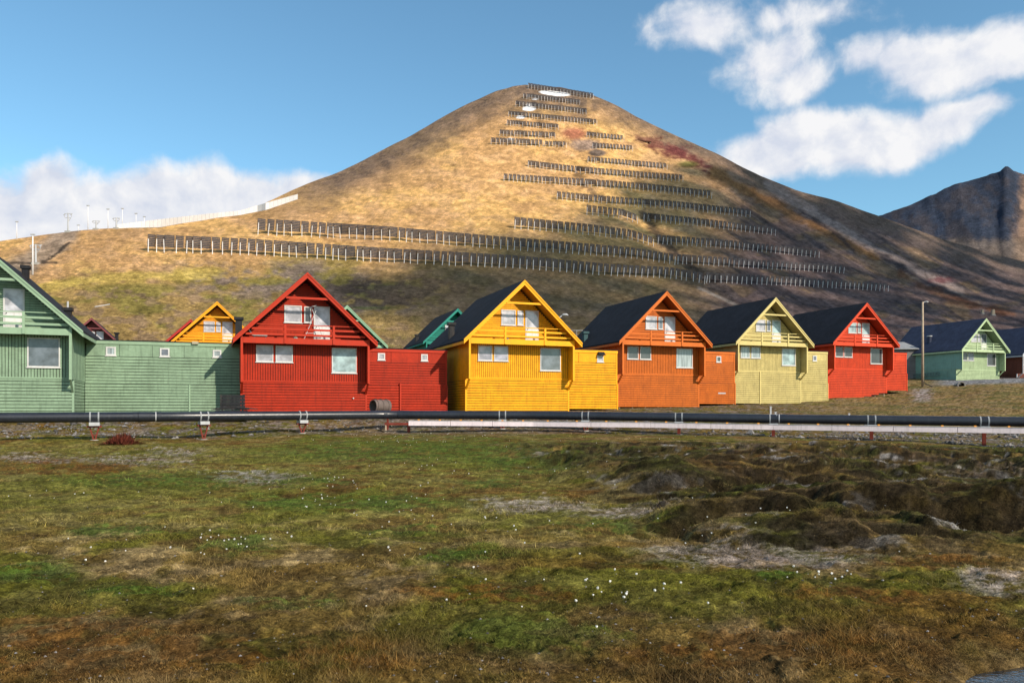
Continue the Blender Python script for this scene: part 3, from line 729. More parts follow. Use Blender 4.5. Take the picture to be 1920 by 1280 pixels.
# yellow wing lamp hood, scarlet wing hook
MB().prism_x([(3.0-.4, T_y-.42), (3.0-.024, T_y-.42), (3.0-.024, T_y-.1)], wx(C_yel, 1120, 3), wx(C_yel, 1132, 3)).build('lamp_hood', blackm, yh)
# red wing raised door-like panel
pnl = MB(); hboards(pnl, wx(C_red, 751, 3), 10.35, 3.0-.13, .02, 2.05, thick=.04)
pnl.build('raised_panel', paint('crimson_wall', REDC), rh)
MB().box(wx(C_red, 751, 3)-.1, wx(C_red, 751, 3), 2.78, 2.885, .0, 2.1).build('panel_post', paint('crimson_trim', REDC), rh)
# vent slot on the orange wing
MB().box(wx(C_or, 1345, 3), wx(C_or, 1359, 3), 2.86, 2.888, 1.3, 1.42).build('air_vent', galv, oh)
MB().tube([(3.2, .88, .95), (3.2, .80, .95)], .05, 8).build('tap', galv, rh)

# things on balconies
rr = empty('clothes_dryer', (C_red[0]+.3*CT-.4*ST, C_red[1]+.3*ST+.4*CT, 1.62+T_r+.19), TH)
tag(rr, 'thin folding drying rack leaning up on the deep red house balcony', 'drying rack')
fr_ = MB().bar((-.5, 0, 0), (.35, .1, 2.1), .035).bar((.9, 0, 0), (.2, .1, 1.9), .035).bar((.2, .1, 1.9), (.05, .1, 2.35), .03).bar((.05, .1, 2.35), (.4, .12, 2.45), .03)
fr_.build('frame', galv, rr); MB().bar((-.35, .05, .55), (.95, .05, .6), .03).build('cross_bar', galv, rr)
def on_balcony(C, T, base, lx, ly=.45): return (C[0]+lx*CT-ly*ST, C[1]+lx*ST+ly*CT, base+T+.182)
def small_pot(name, label, cat, loc, mat, r=.14, h=.3):
    o = empty(name, loc); tag(o, label, cat)
    MB().tube([(0, 0, 0), (0, 0, h*.75)], [r*.75, r], 14).build('body', mat, o, smooth=True)
    MB().tube([(0, 0, h*.7), (0, 0, h*.82)], r*1.12, 14).build('rim', mat, o, smooth=True)
    MB().tube([(0, 0, h*.8), (0, .02, h*1.3)], [.05, .09], 7).build('shrub', paint('pot_plant', (.05, .09, .03)), o)
small_pot('plant_pot', 'white pot on the deep red house balcony', 'plant pot', on_balcony(C_red, T_r, 1.62, -.7), white)
small_pot('plant_pot', 'grey pot standing on the golden yellow house balcony', 'plant pot', on_balcony(C_yel, T_y, 1.66, -1.1), galv)
bg_ = empty('lounge_chair', on_balcony(C_red, T_r, 1.62, -2.9), TH); tag(bg_, 'low pale folded chair behind the left railing of the deep red house', 'chair')
MB().box(-.5, .4, -.25, .25, .25, .33).build('seat', galv, bg_); MB().bar((-.5, 0, .3), (-.8, 0, .75), .45, .06).build('backrest', galv, bg_)
for a in (-.4, .3): MB().bar((a, -.2, 0), (a, -.2, .25), .05).build('leg', galv, bg_)
for a in (-.4, .3): MB().bar((a, .2, 0), (a, .2, .25), .05).build('leg', galv, bg_)

# ------------------------------------------------------------------ pipeline
def PP(px, D, z): return Vector(((px-960)/F*D, D, z))
PIPE = [(-900, 31.5, EYE-.45), (0, 38.6, EYE-.335), (350, 42.3, EYE-.30), (735, 49.2, EYE-.24), (1000, 49.3, EYE-.27), (1220, 47.8, EYE-.355), (1450, 46, EYE-.46), (1920, 42, EYE-.577), (2700, 36.5, EYE-.7)]
pts = [PP(*p) for p in PIPE]; dense = []
for a, b in zip(pts[:-1], pts[1:]):
    for k in range(10): dense.append(a.lerp(b, k/10))
dense.append(pts[-1])
pipe = empty('district_heating_pipe', dense[20]); tag(pipe, 'long black insulated pipeline raised on red stands in front of all the houses', 'pipeline')
pm = paint('pipe_plastic', (.016, .019, .028), rough=.32, wear=.3, dirt=(.06, .06, .07)); 
o0 = pipe.location.copy()
MB().tube([p-o0 for p in dense], .258, 24).build('pipe', pm, pipe, smooth=True)
def pipe_at(px):
    for a, b in zip(PIPE[:-1], PIPE[1:]):
        if a[0] <= px <= b[0]:
            A_ = PP(*a); B_ = PP(*b)
            k = (px-960)/F; dx = B_-A_; t = (k*A_.y-A_.x)/(dx.x-k*dx.y)
            return A_+dx*t, dx.normalized()
def ring(px, w, r, mat, name='band'):
    p, d = pipe_at(px); MB().tube([p-d*w-o0, p+d*w-o0], r, 24, cap=True).build(name, mat, pipe, smooth=False)
for px in (255, 272, 298, 720, 757, 815, 1035, 1460, 1468): ring(px, .12 if px not in (272, 757) else .35, .266, pm, 'joint_sleeve')
for px in (292, 1461): ring(px, .025, .270, galv, 'band')
# supports
for i, px in enumerate((-60, 177, 382, 567, 942, 1098, 1273, 1450, 1634, 1845, 2080)):
    p, d = pipe_at(px); zg = gz(p.x, p.y)-.05; rz = math.atan2(d.y, d.x)
    lab = {-60: None, 177: 'red pipe stand nearest the left edge, on a pale concrete foot', 382: 'red pipe stand in front of the right half of the sage green wing', 567: 'flared red pipe stand in front of the deep red house',
           942: 'red pipe stand in front of the golden yellow house', 1098: 'red pipe stand in front of the golden yellow wing', 1273: 'red pipe stand in front of the burnt orange house',
           1450: 'red pipe stand in front of the pale olive house', 1634: 'red pipe stand in front of the scarlet house', 1845: 'tall red pipe stand nearest the right edge', 2080: None}[px]
    if lab is None: continue
    s = empty('pipe_stand', (p.x, p.y, zg), rz); tag(s, lab, 'pipe stand', 'red stands carrying the pipeline')
    h = p.z-zg
    MB().box(-.24, .24, -.3, .3, h-.44, h-.262).build('saddle', galv, s, bevel=.01)
    for sx in (-.19, .19):
        mb = MB(); n0 = 24
        mb.tube([(sx-.035, 0, h), (sx+.035, 0, h)], .272, 24); mb.build('strap', paint('strap_steel', (.30, .32, .34), rough=.5), s)
    MB().box(-.34, .34, -.12, .12, h-.52, h-.441).build('cross_beam', rustred, s)
    if px in (382, 567, 942, 1098, 177):
        MB().bar((-.20, 0, h-.52), (-.03, 0, .04), .07).build('leg', rustred, s); MB().bar((.20, 0, h-.52), (.03, 0, .04), .07).build('leg', rustred, s)
        MB().bar((-.06, 0, .3), (.06, 0, .3), .05).build('brace', rustred, s)
    else:
        MB().box(-.09, .09, -.07, .07, .0, h-.521).build('post', rustred, s)
    MB().tube([(0, 0, -.15), (0, 0, .07)], [.26, .2], 10).build('footing', concrete, s)
# bent frame where the tray begins
p, d = pipe_at(727); s = empty('pipe_trestle', (p.x, p.y, gz(p.x, p.y)-.05)); tag(s, 'low red steel trestle at the bend of the pipeline, where the pale tray starts', 'pipe stand')
h = p.z-s.location.z
MB().box(-.05, 1.5, -.9, -.78, h-.62, h-.48).build('beam', rustred, s); MB().box(-.05, .05, -.77, -.1, h-.6, h-.5).build('arm', rustred, s)
MB().box(1.32, 1.48, -.92, -.78, -.1, h-.62-.002).build('post', rustred, s); MB().box(-.02, .06, -.9, -.8, .0, h-.621).build('post', wood, s); MB().box(-.05, .05, -.1, .1, 0, h-.26).build('post', rustred, s)
# cable tray
TRAY = [(766, 47.6, -.75), (1000, 48.3, -.82), (1220, 47.0, -.86), (1450, 45.3, -.95), (1920, 41.3, -1.05), (2700, 35.9, -1.1)]
tp = [PP(a, b, EYE+c+.02) for a, b, c in TRAY]
tray = empty('cable_tray', tp[0]); tag(tray, 'pale pinkish white boxed tray running low in front of the right part of the pipeline', 'cable tray')
o1 = tray.location.copy(); traym = paint('tray_paint', (.66, .58, .62), rough=.6, wear=.14)
body = MB(); lid = MB(); 
for a, b in zip(tp[:-1], tp[1:]):
    n = max(1, round((b-a).length/2.9)); 
    for k in range(n):
        p0 = a.lerp(b, k/n); p1 = a.lerp(b, (k+1)/n); dd = (p1-p0).normalized()
        MB().bar(p0-o1+dd*.012, p1-o1-dd*.012, .34, .285).build('tray_section', traym, tray)
        u = p0.lerp(p1, .5)
        up = Vector((0, 0, .145))
        lid.bar(p0-o1+dd*.02+up+Vector((0, 0, .012)), p1-o1-dd*.02+up+Vector((0, 0, .012)), .38, .022)
        for q in (.25, .75):
            w_ = p0.lerp(p1, q)
            MB().box(-.06, .06, -.03, .03, 0, .07).build('clip', paint('orange_clip', (.7, .28, .03)), tray, loc=w_-o1+Vector((0, -.15, .17)))
lid.build('lid', galv, tray)

# ------------------------------------------------------------------ snow fences
def fence_row(label, pix, hpx, D=None, spacing=2.5):
    """pix: pixels of the top edge in the photo (x,y); hpx: height of the fence there in photo pixels"""
    P = []; H = []
    n = 60
    xs = np.linspace(pix[0][0], pix[-1][0], n); ys = np.interp(xs, [p[0] for p in pix], [p[1] for p in pix])
    hp = np.interp(xs, [pix[0][0], pix[-1][0]], hpx)
    for x, y, h in zip(xs, ys, hp):
        q = hill_P(x, y+h); P.append(q); H.append(1.12*h*q.y/F)
    cum = [0]
    for a, b in zip(P[:-1], P[1:]): cum.append(cum[-1]+(b-a).length)
    dens_ = np.cumsum(np.concatenate([[0], np.diff(xs)/(.62*(hp[:-1]+hp[1:])/2+.5)]))
    m = max(3, int(round(dens_[-1]))); t = np.interp(np.linspace(0, dens_[-1], m+1), dens_, cum)
    Q = [Vector([np.interp(u, cum, [p[i] for p in P]) for i in range(3)]) for u in t]; HH = np.interp(t, cum, H)
    root = empty('snow_fence', Q[0]); tag(root, label, 'snow fence', 'dark slatted avalanche fences across the mountain')
    o = Q[0]
    sl = MB(); br = MB()
    for i in range(m):
        a = Q[i]-o; b = Q[i+1]-o; h = (HH[i]+HH[i+1])/2
        d = (b-a); d.z = 0; d = d.normalized(); nrm = Vector((d.y, -d.x, 0))            # towards the valley
        a2 = a + nrm*.95; b2 = b + nrm*.15
        lean = -nrm*0.5
        ns = 7; z0 = .27*h; ph = h*.73/ns
        for k in range(ns):
            za = z0+k*ph; f = (za+ph*.4)/h
            sl.bar(a2+lean*(1-f)*1.0+Vector((0, 0, za+ph*.5)), b2+lean*(1-f)+Vector((0, 0, za+ph*.5)), .06, ph*.86)
    sl.build('slat_panels', slatm, root)
    pr = None
    for i in range(m+1):
        if pr is None:
            hm = float(np.mean(HH)); pr = MB().bar((0, 0, -1.2), (0, 0, hm*.70), .19, .19).build('post', postm, root); o_ = pr
        else: o_ = copy_of(pr, root)
        j = min(i, m-1); d = Q[j+1]-Q[j]; d.z = 0; d = d.normalized(); nrm = Vector((d.y, -d.x, 0))
        o_.location = Q[i]-o+nrm*1.15; o_.scale.z = HH[i]/hm
        o_.rotation_euler = (R(random.uniform(-2, 2))+R(5), R(random.uniform(-2.5, 2.5)), math.atan2(d.y, d.x))
    return root
FR = [
 ('topmost fence along the very summit with snow beneath it', [(990, 157), (1112, 176)], (9, 9)),
 ('second fence from the summit, short and thin', [(981, 176), (1087, 188)], (8, 8)),
 ('third fence from the summit, broken by a round snow patch', [(968, 190), (1100, 205)], (9, 9)),
 ('fourth fence from the summit, widest of the upper ones', [(954, 209), (1118, 225)], (9, 9)),
 ('fifth fence from the summit, left of the rust red scree', [(950, 226), (1047, 234)], (9, 9)),
 ('sixth fence from the summit, on the left beside the rust red scree', [(937, 244.5), (1041, 249.5)], (10, 10)),
 ('lowest of the left upper fences, with a scrap of snow on it', [(921.5, 259.5), (1016.5, 263.5)], (11, 11)),
 ('very short fence piece under the rust red scree', [(1022, 265.5), (1060.5, 267)], (9, 9)),
 ('short fence just right of the rust red scree', [(1100, 248), (1167.5, 255)], (9, 9)),
 ('short fence below and right of the rust red scree', [(1111, 268.5), (1185, 274)], (9, 9)),
 ('fence under the small dark grey rubble mound', [(1101, 294.5), (1249, 307.5)], (9, 10)),
 ('wavy fence starting at the edge of the golden grass', [(989, 302), (1079, 313), (1172, 321), (1279, 329)], (11, 11)),
 ('long middle fence just above the open brown slope', [(944, 327), (1082, 336), (1206, 345), (1332, 359)], (12, 12)),
 ('fence above the pale grassy strip in mid slope', [(1043.5, 360.5), (1133, 369), (1267, 379), (1404, 394)], (13, 12)),
 ('short fence ending at the head of the dark gully', [(1099, 386), (1167, 394), (1193, 404)], (16, 14)),
 ('fence starting right of the head of the dark gully', [(1204, 400), (1321, 412), (1451, 428)], (13, 12)),
 ('thick set fence left of the dark gully, above the two longest', [(963, 409), (1108, 423), (1183, 433), (1223, 446)], (19, 15)),
 ('fence right of the dark gully below the one at its head', [(1230, 442), (1358, 451), (1533, 470)], (14, 12)),
 ('upper of the two longest fences, starting above the deep red house', [(481, 413), (720, 427), (960, 448), (1067, 456), (1192, 467), (1262, 479)], (26, 15)),
 ('second lowest fence on the right side of the gully', [(1267, 478), (1421, 489), (1579, 499)], (15, 12)),
 ('lowest and longest fence, starting at the far left of the slope', [(274.5, 443), (465, 451), (720, 468), (960, 481), (1150, 498), (1254, 503), (1317, 514)], (28, 16)),
 ('lowest fence on the right, ending above the scarlet house', [(1321, 513), (1483, 521), (1662, 533)], (15, 12)),
]
for l, p, h in FR: fence_row(l, p, h)
# small grey wall-like white netting fence on the left shoulder
def netting(pixt, pixb):
    xs = np.linspace(220, 558, 46)
    top_ = np.interp(xs, [p[0] for p in pixt], [p[1] for p in pixt]); bot = np.interp(xs, [p[0] for p in pixb], [p[1] for p in pixb])
    base = [hill_P(x, max(b, float(sky_yn(np.array([x]))[0])+1.5)) for x, b in zip(xs, bot)]
    o = base[0].copy(); root = empty('windbreak_fence', o); tag(root, 'long white windbreak fence following the left shoulder of the mountain', 'fence')
    pn = MB(); T_ = []
    for x, y, q in zip(xs, top_, base):
        T_.append(Vector((q.x, q.y, EYE+(HY-y)/F*q.y)))
    for i in range(len(xs)-1):
        a, b, c, d = base[i]-o, base[i+1]-o, T_[i+1]-o, T_[i]-o
        g = Vector((0, .05, .0)); e2 = (b-a)*.012
        a = a+e2+Vector((0, 0, .15)); d = d+e2; b = b-e2+Vector((0, 0, .15)); c = c-e2
        n = len(pn.v); pn.v += [tuple(v) for v in (a, b, c, d, a+g, b+g, c+g, d+g)]
        pn.f += [tuple(n+j for j in q) for q in ((0, 1, 2, 3), (7, 6, 5, 4), (0, 4, 5, 1), (1, 5, 6, 2), (2, 6, 7, 3), (3, 7, 4, 0))]
    pn.build('netting', netm, root)
    for i in range(0, len(xs)):
        MB().bar(base[i]-o+Vector((0, .12, -.6)), T_[i]-o+Vector((0, .12, .08)), .10).build('post', galv, root)
netting([(220, 421), (300, 411), (380, 402), (450, 395), (500, 380), (558, 364)], [(220, 428.5), (300, 427), (380, 412), (450, 404), (500, 394), (558, 374)])

# ------------------------------------------------------------------ ski slope things on the left
def sky_pole(px, y0, y1, label, lamp=True, w=.28, mat=postm):
    ys = float(sky_yn(np.array([px]))[0]); q = hill_P(px, max(y1, ys+.8)); h = (y1-y0)*q.y/F+ .3
    o = empty('floodlight_pole', q-Vector((0, 0, .5))); tag(o, label, 'floodlight pole', 'floodlight poles on the ski slope')
    MB().tube([(0, 0, 0), (0, 0, h+.5)], [w/2, w*.35], 8).build('pole', mat, o, smooth=True)
    if lamp: MB().box(-.5, .5, -.2, .2, h+.45, h+.75).build('lamp', galv, o)
sky_pole(31.5, 418, 449, 'leftmost white pole on the skyline')
sky_pole(147, 424, 433, 'very short pole just right of the largest lift tower')
sky_pole(165, 387, 431, 'tallest skyline pole, first right of the largest lift tower')
sky_pole(202.5, 394, 429, 'white skyline pole between the two small lift towers')
sky_pole(229.5, 393, 428, 'white skyline pole at the left end of the windbreak fence')
sky_pole(255, 402, 426, 'pole behind the windbreak fence, second from its left end')
sky_pole(270.5, 408, 425, 'smallest pole behind the left part of the windbreak fence')
sky_pole(61.5, 443, 515, 'nearer white pole below the skyline above the sage green roof', w=.38)
def lift(px, y0, y1, label, wpx, basey=None):
    ys = float(sky_yn(np.array([px]))[0]); q = hill_P(px, max(y1, ys+.8)); k = q.y/F; h = (y1-y0)*k; w = wpx*k
    o = empty('lift_tower', q-Vector((0, 0, .5))); tag(o, label, 'lift tower', 'towers of the ski lift')
    MB().tube([(0, 0, 0), (0, 0, h+.1)], [.32, .2], 8).build('mast', galv, o)
    MB().bar((-w/2, 0, h*.98), (w/2, 0, h*.98), .18).bar((-w/2*.8, 0, h*.78), (w/2*.8, 0, h*.78), .18).bar((-w*.1, 0, h*.5), (w*.4, 0, h*.78), .12).build('cross_arm', galv, o)
    for sx in (-1, 1):
        MB().bar((sx*w/2, -.5, h*.9), (sx*w/2, .5, h*1.0), .2).bar((sx*w/2, 0, h*.8), (sx*w/2, 0, h*.99), .12).build('sheave', galv, o)
    MB().box(-.9, .9, -.6, .6, -.3, .9).build('base', concrete, o)
lift(127.5, 395, 433, 'largest lift tower on the skyline above the dirt path', 13)
lift(180, 411, 430, 'small lift tower right of the tallest skyline pole', 12)
lift(218, 406, 429, 'small lift tower between two skyline poles left of the windbreak fence', 11)
lift(67, 455, 495, 'lift tower on the bulldozed path, seen behind the nearer white pole', 18)

# ------------------------------------------------------------------ poles, lamps, small things
def at_px(px, D): X = (px-960)/F*D; return X, D
X, Y = at_px(1730, 100); zg = gz(X, Y); topz = EYE+(HY-566)/F*Y
o = empty('street_lamp', (X, Y, zg-.3)); tag(o, 'tall pale wooden lamp pole left of the mint green house', 'street lamp')
h = topz-zg+.3
MB().tube([(0, 0, 0), (0, 0, h)], [.16, .11], 12).build('pole', wood, o, smooth=True)
MB().tube([(0, 0, h-.15), (.25, 0, h+.02), (.5, 0, h+.05)], .05, 8).build('arm', galv, o)
MB().tube([(.4, 0, h+.05), (.7, 0, h+.0)], [.09, .07], 10).build('lamp_head', galv, o, smooth=True)
MB().tube([(0.05, -.2, .9), (.3, -.3, .6), (1.0, -.6, .25)], .05, 8).build('cable', blackm, o)
X, Y = at_px(1047, 92); zg = gz(X, Y); topz = EYE+(HY-592)/F*Y
o = empty('street_lamp', (X, Y, zg-.3)); tag(o, 'grey curved street lamp just above the right slope of the golden yellow roof', 'street lamp')
h = topz-zg+.3
MB().tube([(0, 0, 0), (0, 0, h-.6), (.12, 0, h-.2), (.45, 0, h+.05)], [.1, .08, .06, .05], 10).build('pole', galv, o, smooth=True)
MB().tube([(.35, 0, h+.02), (.6, 0, h+.14), (.95, 0, h+.14), (1.15, 0, h+.08)], [.06, .13, .13, .04], 10).build('lamp_head', galv, o, smooth=True)
# grey yard wall with rail between yellow and orange roofs
X, Y = at_px(1088, 100); 
o = empty('retaining_wall', (X, Y, gz(X, Y)-.3)); tag(o, 'grey stone retaining wall with a thin rail between the golden yellow and orange roofs', 'wall')
h = EYE+(HY-634)/F*Y-(gz(X, Y)-.3)
MB().box(-2.6, 3.2, 0, 1.2, 0, h).build('wall', concrete, o)
r_ = MB().bar((-2.6, .1, h+1.0), (3.2, .1, h+1.0), .05)
for k in range(9): r_.bar((-2.6+k*.72, .1, h), (-2.6+k*.72, .1, h+1.0), .04)
r_.build('rail', galv, o)
# grey low building behind the scarlet house
X, Y = at_px(1688, 117.5); zg = gz(X, Y)
o = empty('storage_shed', (X, Y, zg-.3)); tag(o, 'low grey roofed shed between the scarlet house and the mint green house', 'shed')
h = EYE+(HY-655)/F*Y-(zg-.3)
MB().box(-3.6, 2.4, 0, 5, 0, h).build('wall', paint('shed_wall', (.16, .15, .15)), o)
MB().prism_x([(-.4, h+.002), (5.4, h+.002), (5.4, h+1.0), (4.0, h+1.45), (-.4, h+.12)], -3.9, 2.6).build('roof', paint('grey_metal_roof', (.26, .27, .28), rough=.6), o)
# culvert by the right gravel bank
X, Y = at_px(1803, 98); zg = gz(X, Y)
o = empty('culvert_pipe', (X, Y, zg+.15), R(-25)); tag(o, 'concrete culvert mouth in the gravel bank below the mint green house', 'culvert')
def hollow_tube(name, r0, r1, L_, mat, parent):
    v = []; f = []; k = 20
    for (r, y) in ((r0, 0), (r1, 0), (r1, L_), (r0, L_)):
        for j in range(k): a = 2*math.pi*j/k; v.append((r*math.cos(a), y, r*math.sin(a)))
    for i in range(4):
        for j in range(k):
            a = i*k+j; b = i*k+(j+1) % k; c = ((i+1) % 4)*k; f.append((a, b, c+(j+1) % k, c+j))
    m = MB(); m.v = v; m.f = f; return m.build(name, mat, parent, smooth=False)
hollow_tube('pipe_wall', .32, .45, 3.5, concrete, o)
# rusty corrugated culvert section in front of red wing
X, Y = at_px(735, 52.6); zg = EYE-(752-HY)/F*Y*1.0
o = empty('drain_barrel', (X-.3, Y+.2, EYE+(HY-761)/F*Y), R(90+45)); tag(o, 'open ended brown grey pipe section lying before the deep red wing', 'pipe section')
hollow_tube('barrel_wall', .36, .42, 1.2, paint('rusty_grey', (.13, .10, .09), rough=.7), o)
for k in range(3):
    b_o = hollow_tube('rib', .415, .45, .06, paint('rusty_grey', (.13, .10, .09)), o); b_o.location = (0, .15+k*.42, 0)
o2 = MB().box(-.45, .45, -.3, .3, -.9, -.43).build('bedding_stone', concrete, o)
# black boards leaning on the sage wing
X, Y = at_px(436, 50.0); zt = EYE+(HY-740)/F*Y; zg = gz(X, Y)
o = empty('pallet', (X, Y, zg), TH); tag(o, 'black boarded pallet standing against the sage green wing beside the deep red house', 'pallet')
h = zt-zg
for k in range(4): MB().box(-.74, .74, -.04, 0, h-.22*(k+1)+.02, h-.22*k).build('board', blackm, o)
for k in (-.6, 0, .6): MB().box(k-.05, k+.05, .001, .09, 0, h-.02).build('runner', blackm, o)
o = empty('timber_pile', (X+.15, Y-1.4, zg-.2), TH); tag(o, 'dark scrap planks heaped at the left foot of the deep red house', 'timber pile')
for k in range(9):
    a = random.uniform(-.35, .35); MB().bar((-.9+k*.12, random.uniform(-.3, .3), .75+.03*k), (.5+k*.16, random.uniform(-.3, .3), .72+.4*abs(a)), .12, .05).build('plank', blackm if k % 3 else slatm, o)
MB().box(-.7, 1.2, -.2, .3, .1, .7).build('tarpaulin', blackm, o)
# marker stakes
for px, D, y0, lab in ((1445, 52, 763, 'short pale marker stake behind the pipeline before the olive house'), (1454, 51, 773, 'stub of a stake close to the pale marker stake'), (1592, 52, 776, 'small white stub behind the pipeline before the scarlet house')):
    X, Y = at_px(px, D); zg = gz(X, Y)-.2; zt = EYE+(HY-y0)/F*Y
    o = empty('marker_stake', (X, Y, zg)); tag(o, lab, 'stake')
    MB().box(-.05, .05, -.03, .03, 0, zt-zg).build('shaft', galv, o); MB().box(-.065, .065, -.045, .045, zt-zg+.001, zt-zg+.05).build('cap', galv, o)
# ruins on the right flank and mine mouth
for px, py, lab, s in ((1842, 588, 'smaller left concrete pier on the far right slope', .8), (1862, 591, 'larger right concrete pier on the far right slope', 1.2)):
    q = hill_P(px, py); k = q.y/F; o = empty('concrete_pier', q-Vector((0, 0, 1))); tag(o, lab, 'concrete pier', 'old concrete piers on the right slope')
    MB().prism([(-2.6*k*s, 0), (2.6*k*s, 0), (1.7*k*s, 9*k*s+1), (-1.7*k*s, 9*k*s+1)], -.7, .7).build('block', wood, o); MB().box(-2.9*k*s, 2.9*k*s, -.9, .9, 0, 1.4).build('plinth', concrete, o)
q = hill_P(1207, 266); k = q.y/F
o = empty('mine_entrance', q-Vector((0, 0, .5))); tag(o, 'ruined timber mine mouth above the crimson scree streak', 'mine entrance')
MB().box(-9*k, -4*k, 0, 2, 0, 5.5*k).build('wall', paint('rusty_wood', (.13, .05, .03)), o); MB().prism([(-12*k, 4.5*k), (3*k, 1.0*k), (14*k, .5*k), (14*k, 2.0*k), (2*k, 3.4*k), (-11*k, 7*k)], -1, 2.4).build('roof', paint('rusty_wood', (.13, .05, .03)), o)
for a in (1, 6, 12): MB().bar((a*k, 0, -1), (a*k, 0, 3.0*k), .5).build('prop', wood, o)
q = hill_P(192, 577); o = empty('fallen_pole', q+Vector((0, 0, .2))); tag(o, 'pale pole lying on the grass above the sage green wing', 'pole')
MB().tube([(-1.5, 0, 0), (1.2, .2, .5)], .08, 8).build('shaft', postm, o); MB().tube([(1.2, .2, .5), (1.35, .2, .53)], .11, 8).build('cap', galv, o)

# ------------------------------------------------------------------ water in the corner
m_w, nt_w, b_w = newmat('pool_water'); b_w.inputs['Base Color'].default_value = (.015, .02, .025, 1); b_w.inputs['Roughness'].default_value = .08; b_w.inputs['IOR'].default_value = 2.4
nw = N(nt_w, 'ShaderNodeTexNoise'); nw.inputs['Scale'].default_value = 22; nw.inputs['Detail'].default_value = 3
bw = N(nt_w, 'ShaderNodeBump'); bw.inputs['Strength'].default_value = .35; bw.inputs['Distance'].default_value = .02
tcw = N(nt_w, 'ShaderNodeTexCoord'); nt_w.links.new(tcw.outputs['Object'], nw.inputs['Vector']); nt_w.links.new(nw.outputs[0], bw.inputs['Height']); nt_w.links.new(bw.outputs[0], b_w.inputs['Normal'])
MB().poly([(2.9, 4.4, -.075), (5.6, 4.4, -.075), (5.6, 5.8, -.075), (2.9, 5.8, -.075)]).build('water', m_w)['kind'] = 'structure'

# ------------------------------------------------------------------ grass
def tri_mesh(name, V, C, mat, nper=3, kind='stuff'):
    n = len(V)//nper; me = bpy.data.meshes.new(name)
    me.vertices.add(len(V)); me.vertices.foreach_set('co', V.reshape(-1).astype(np.float32))
    me.loops.add(len(V)); me.loops.foreach_set('vertex_index', np.arange(len(V), dtype=np.int32))
    me.polygons.add(n); me.polygons.foreach_set('loop_start', np.arange(0, len(V), nper, dtype=np.int32))
    me.update(calc_edges=True)
    a = me.attributes.new('Col', 'FLOAT_COLOR', 'POINT'); a.data.foreach_set('color', np.concatenate([C, np.ones((len(V), 1))], -1).reshape(-1).astype(np.float32))
    me.materials.append(mat); o = bpy.data.objects.new(name, me); col.objects.link(o); o['kind'] = kind
    return o
mg, ntg, bg = newmat('grass_blades'); ag = N(ntg, 'ShaderNodeAttribute', attribute_name='Col'); ntg.links.new(ag.outputs['Color'], bg.inputs['Base Color'])
bg.inputs['Roughness'].default_value = .8; bg.inputs['Specular IOR Level'].default_value = .05
def blades(n, ylo, yhi, hscale, seed):
    r = np.random.default_rng(seed)
    py = r.uniform(ylo, yhi, n); px = r.uniform(-120, 2040, n); D = F*EYE/(py-HY)
    X = (px-960)/F*D; 
    dens = fbm(X*1.6+5, D*1.6, 4, .65); keep = r.random(n) < sst(.34, .58, dens)*.95+.08
    keep &= near_z(960+F*X/D, D) > -.07
    X, D = X[keep], D[keep]; n = len(X); px = 960+F*X/D
    z = near_z(px, D)
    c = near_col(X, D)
    tall = fbm(X*.9+55, D*.9+2, 3)
    h = r.gamma(4, .25, n)*(.012+.022*sst(.52, .70, tall))*hscale*(1+D*.012)
    h = h*(1+.0*D); wdt = np.maximum(.0042, D*.0006)
    ang = r.uniform(0, math.pi, n); lean = r.normal(0, .9, (n, 2))*h[:, None]
    base = np.stack([X, D, z-.004], -1); dv = np.stack([np.cos(ang), np.sin(ang), 0*ang], -1)*wdt[:, None]/2
    tip = base+np.concatenate([lean, h[:, None]], 1)
    V = np.stack([base-dv, base+dv, tip], 1).reshape(-1, 3)
    k = r.uniform(.15, 2.1, n)[:, None]; c = c*k
    straw = r.random(n) < .10; c[straw] = c[straw]*.55+np.array((.26, .19, .08))*.45
    Cc = np.repeat(c[:, None], 3, 1); Cc[:, 2] *= 1.25
    return V, np.clip(Cc.reshape(-1, 3), .003, .8)
V1, C1 = blades(680000, 806, 1400, 1.0, 3)
tri_mesh('grass', V1, C1, mg)['label'] = 'short mixed green and straw tundra grass over the foreground'

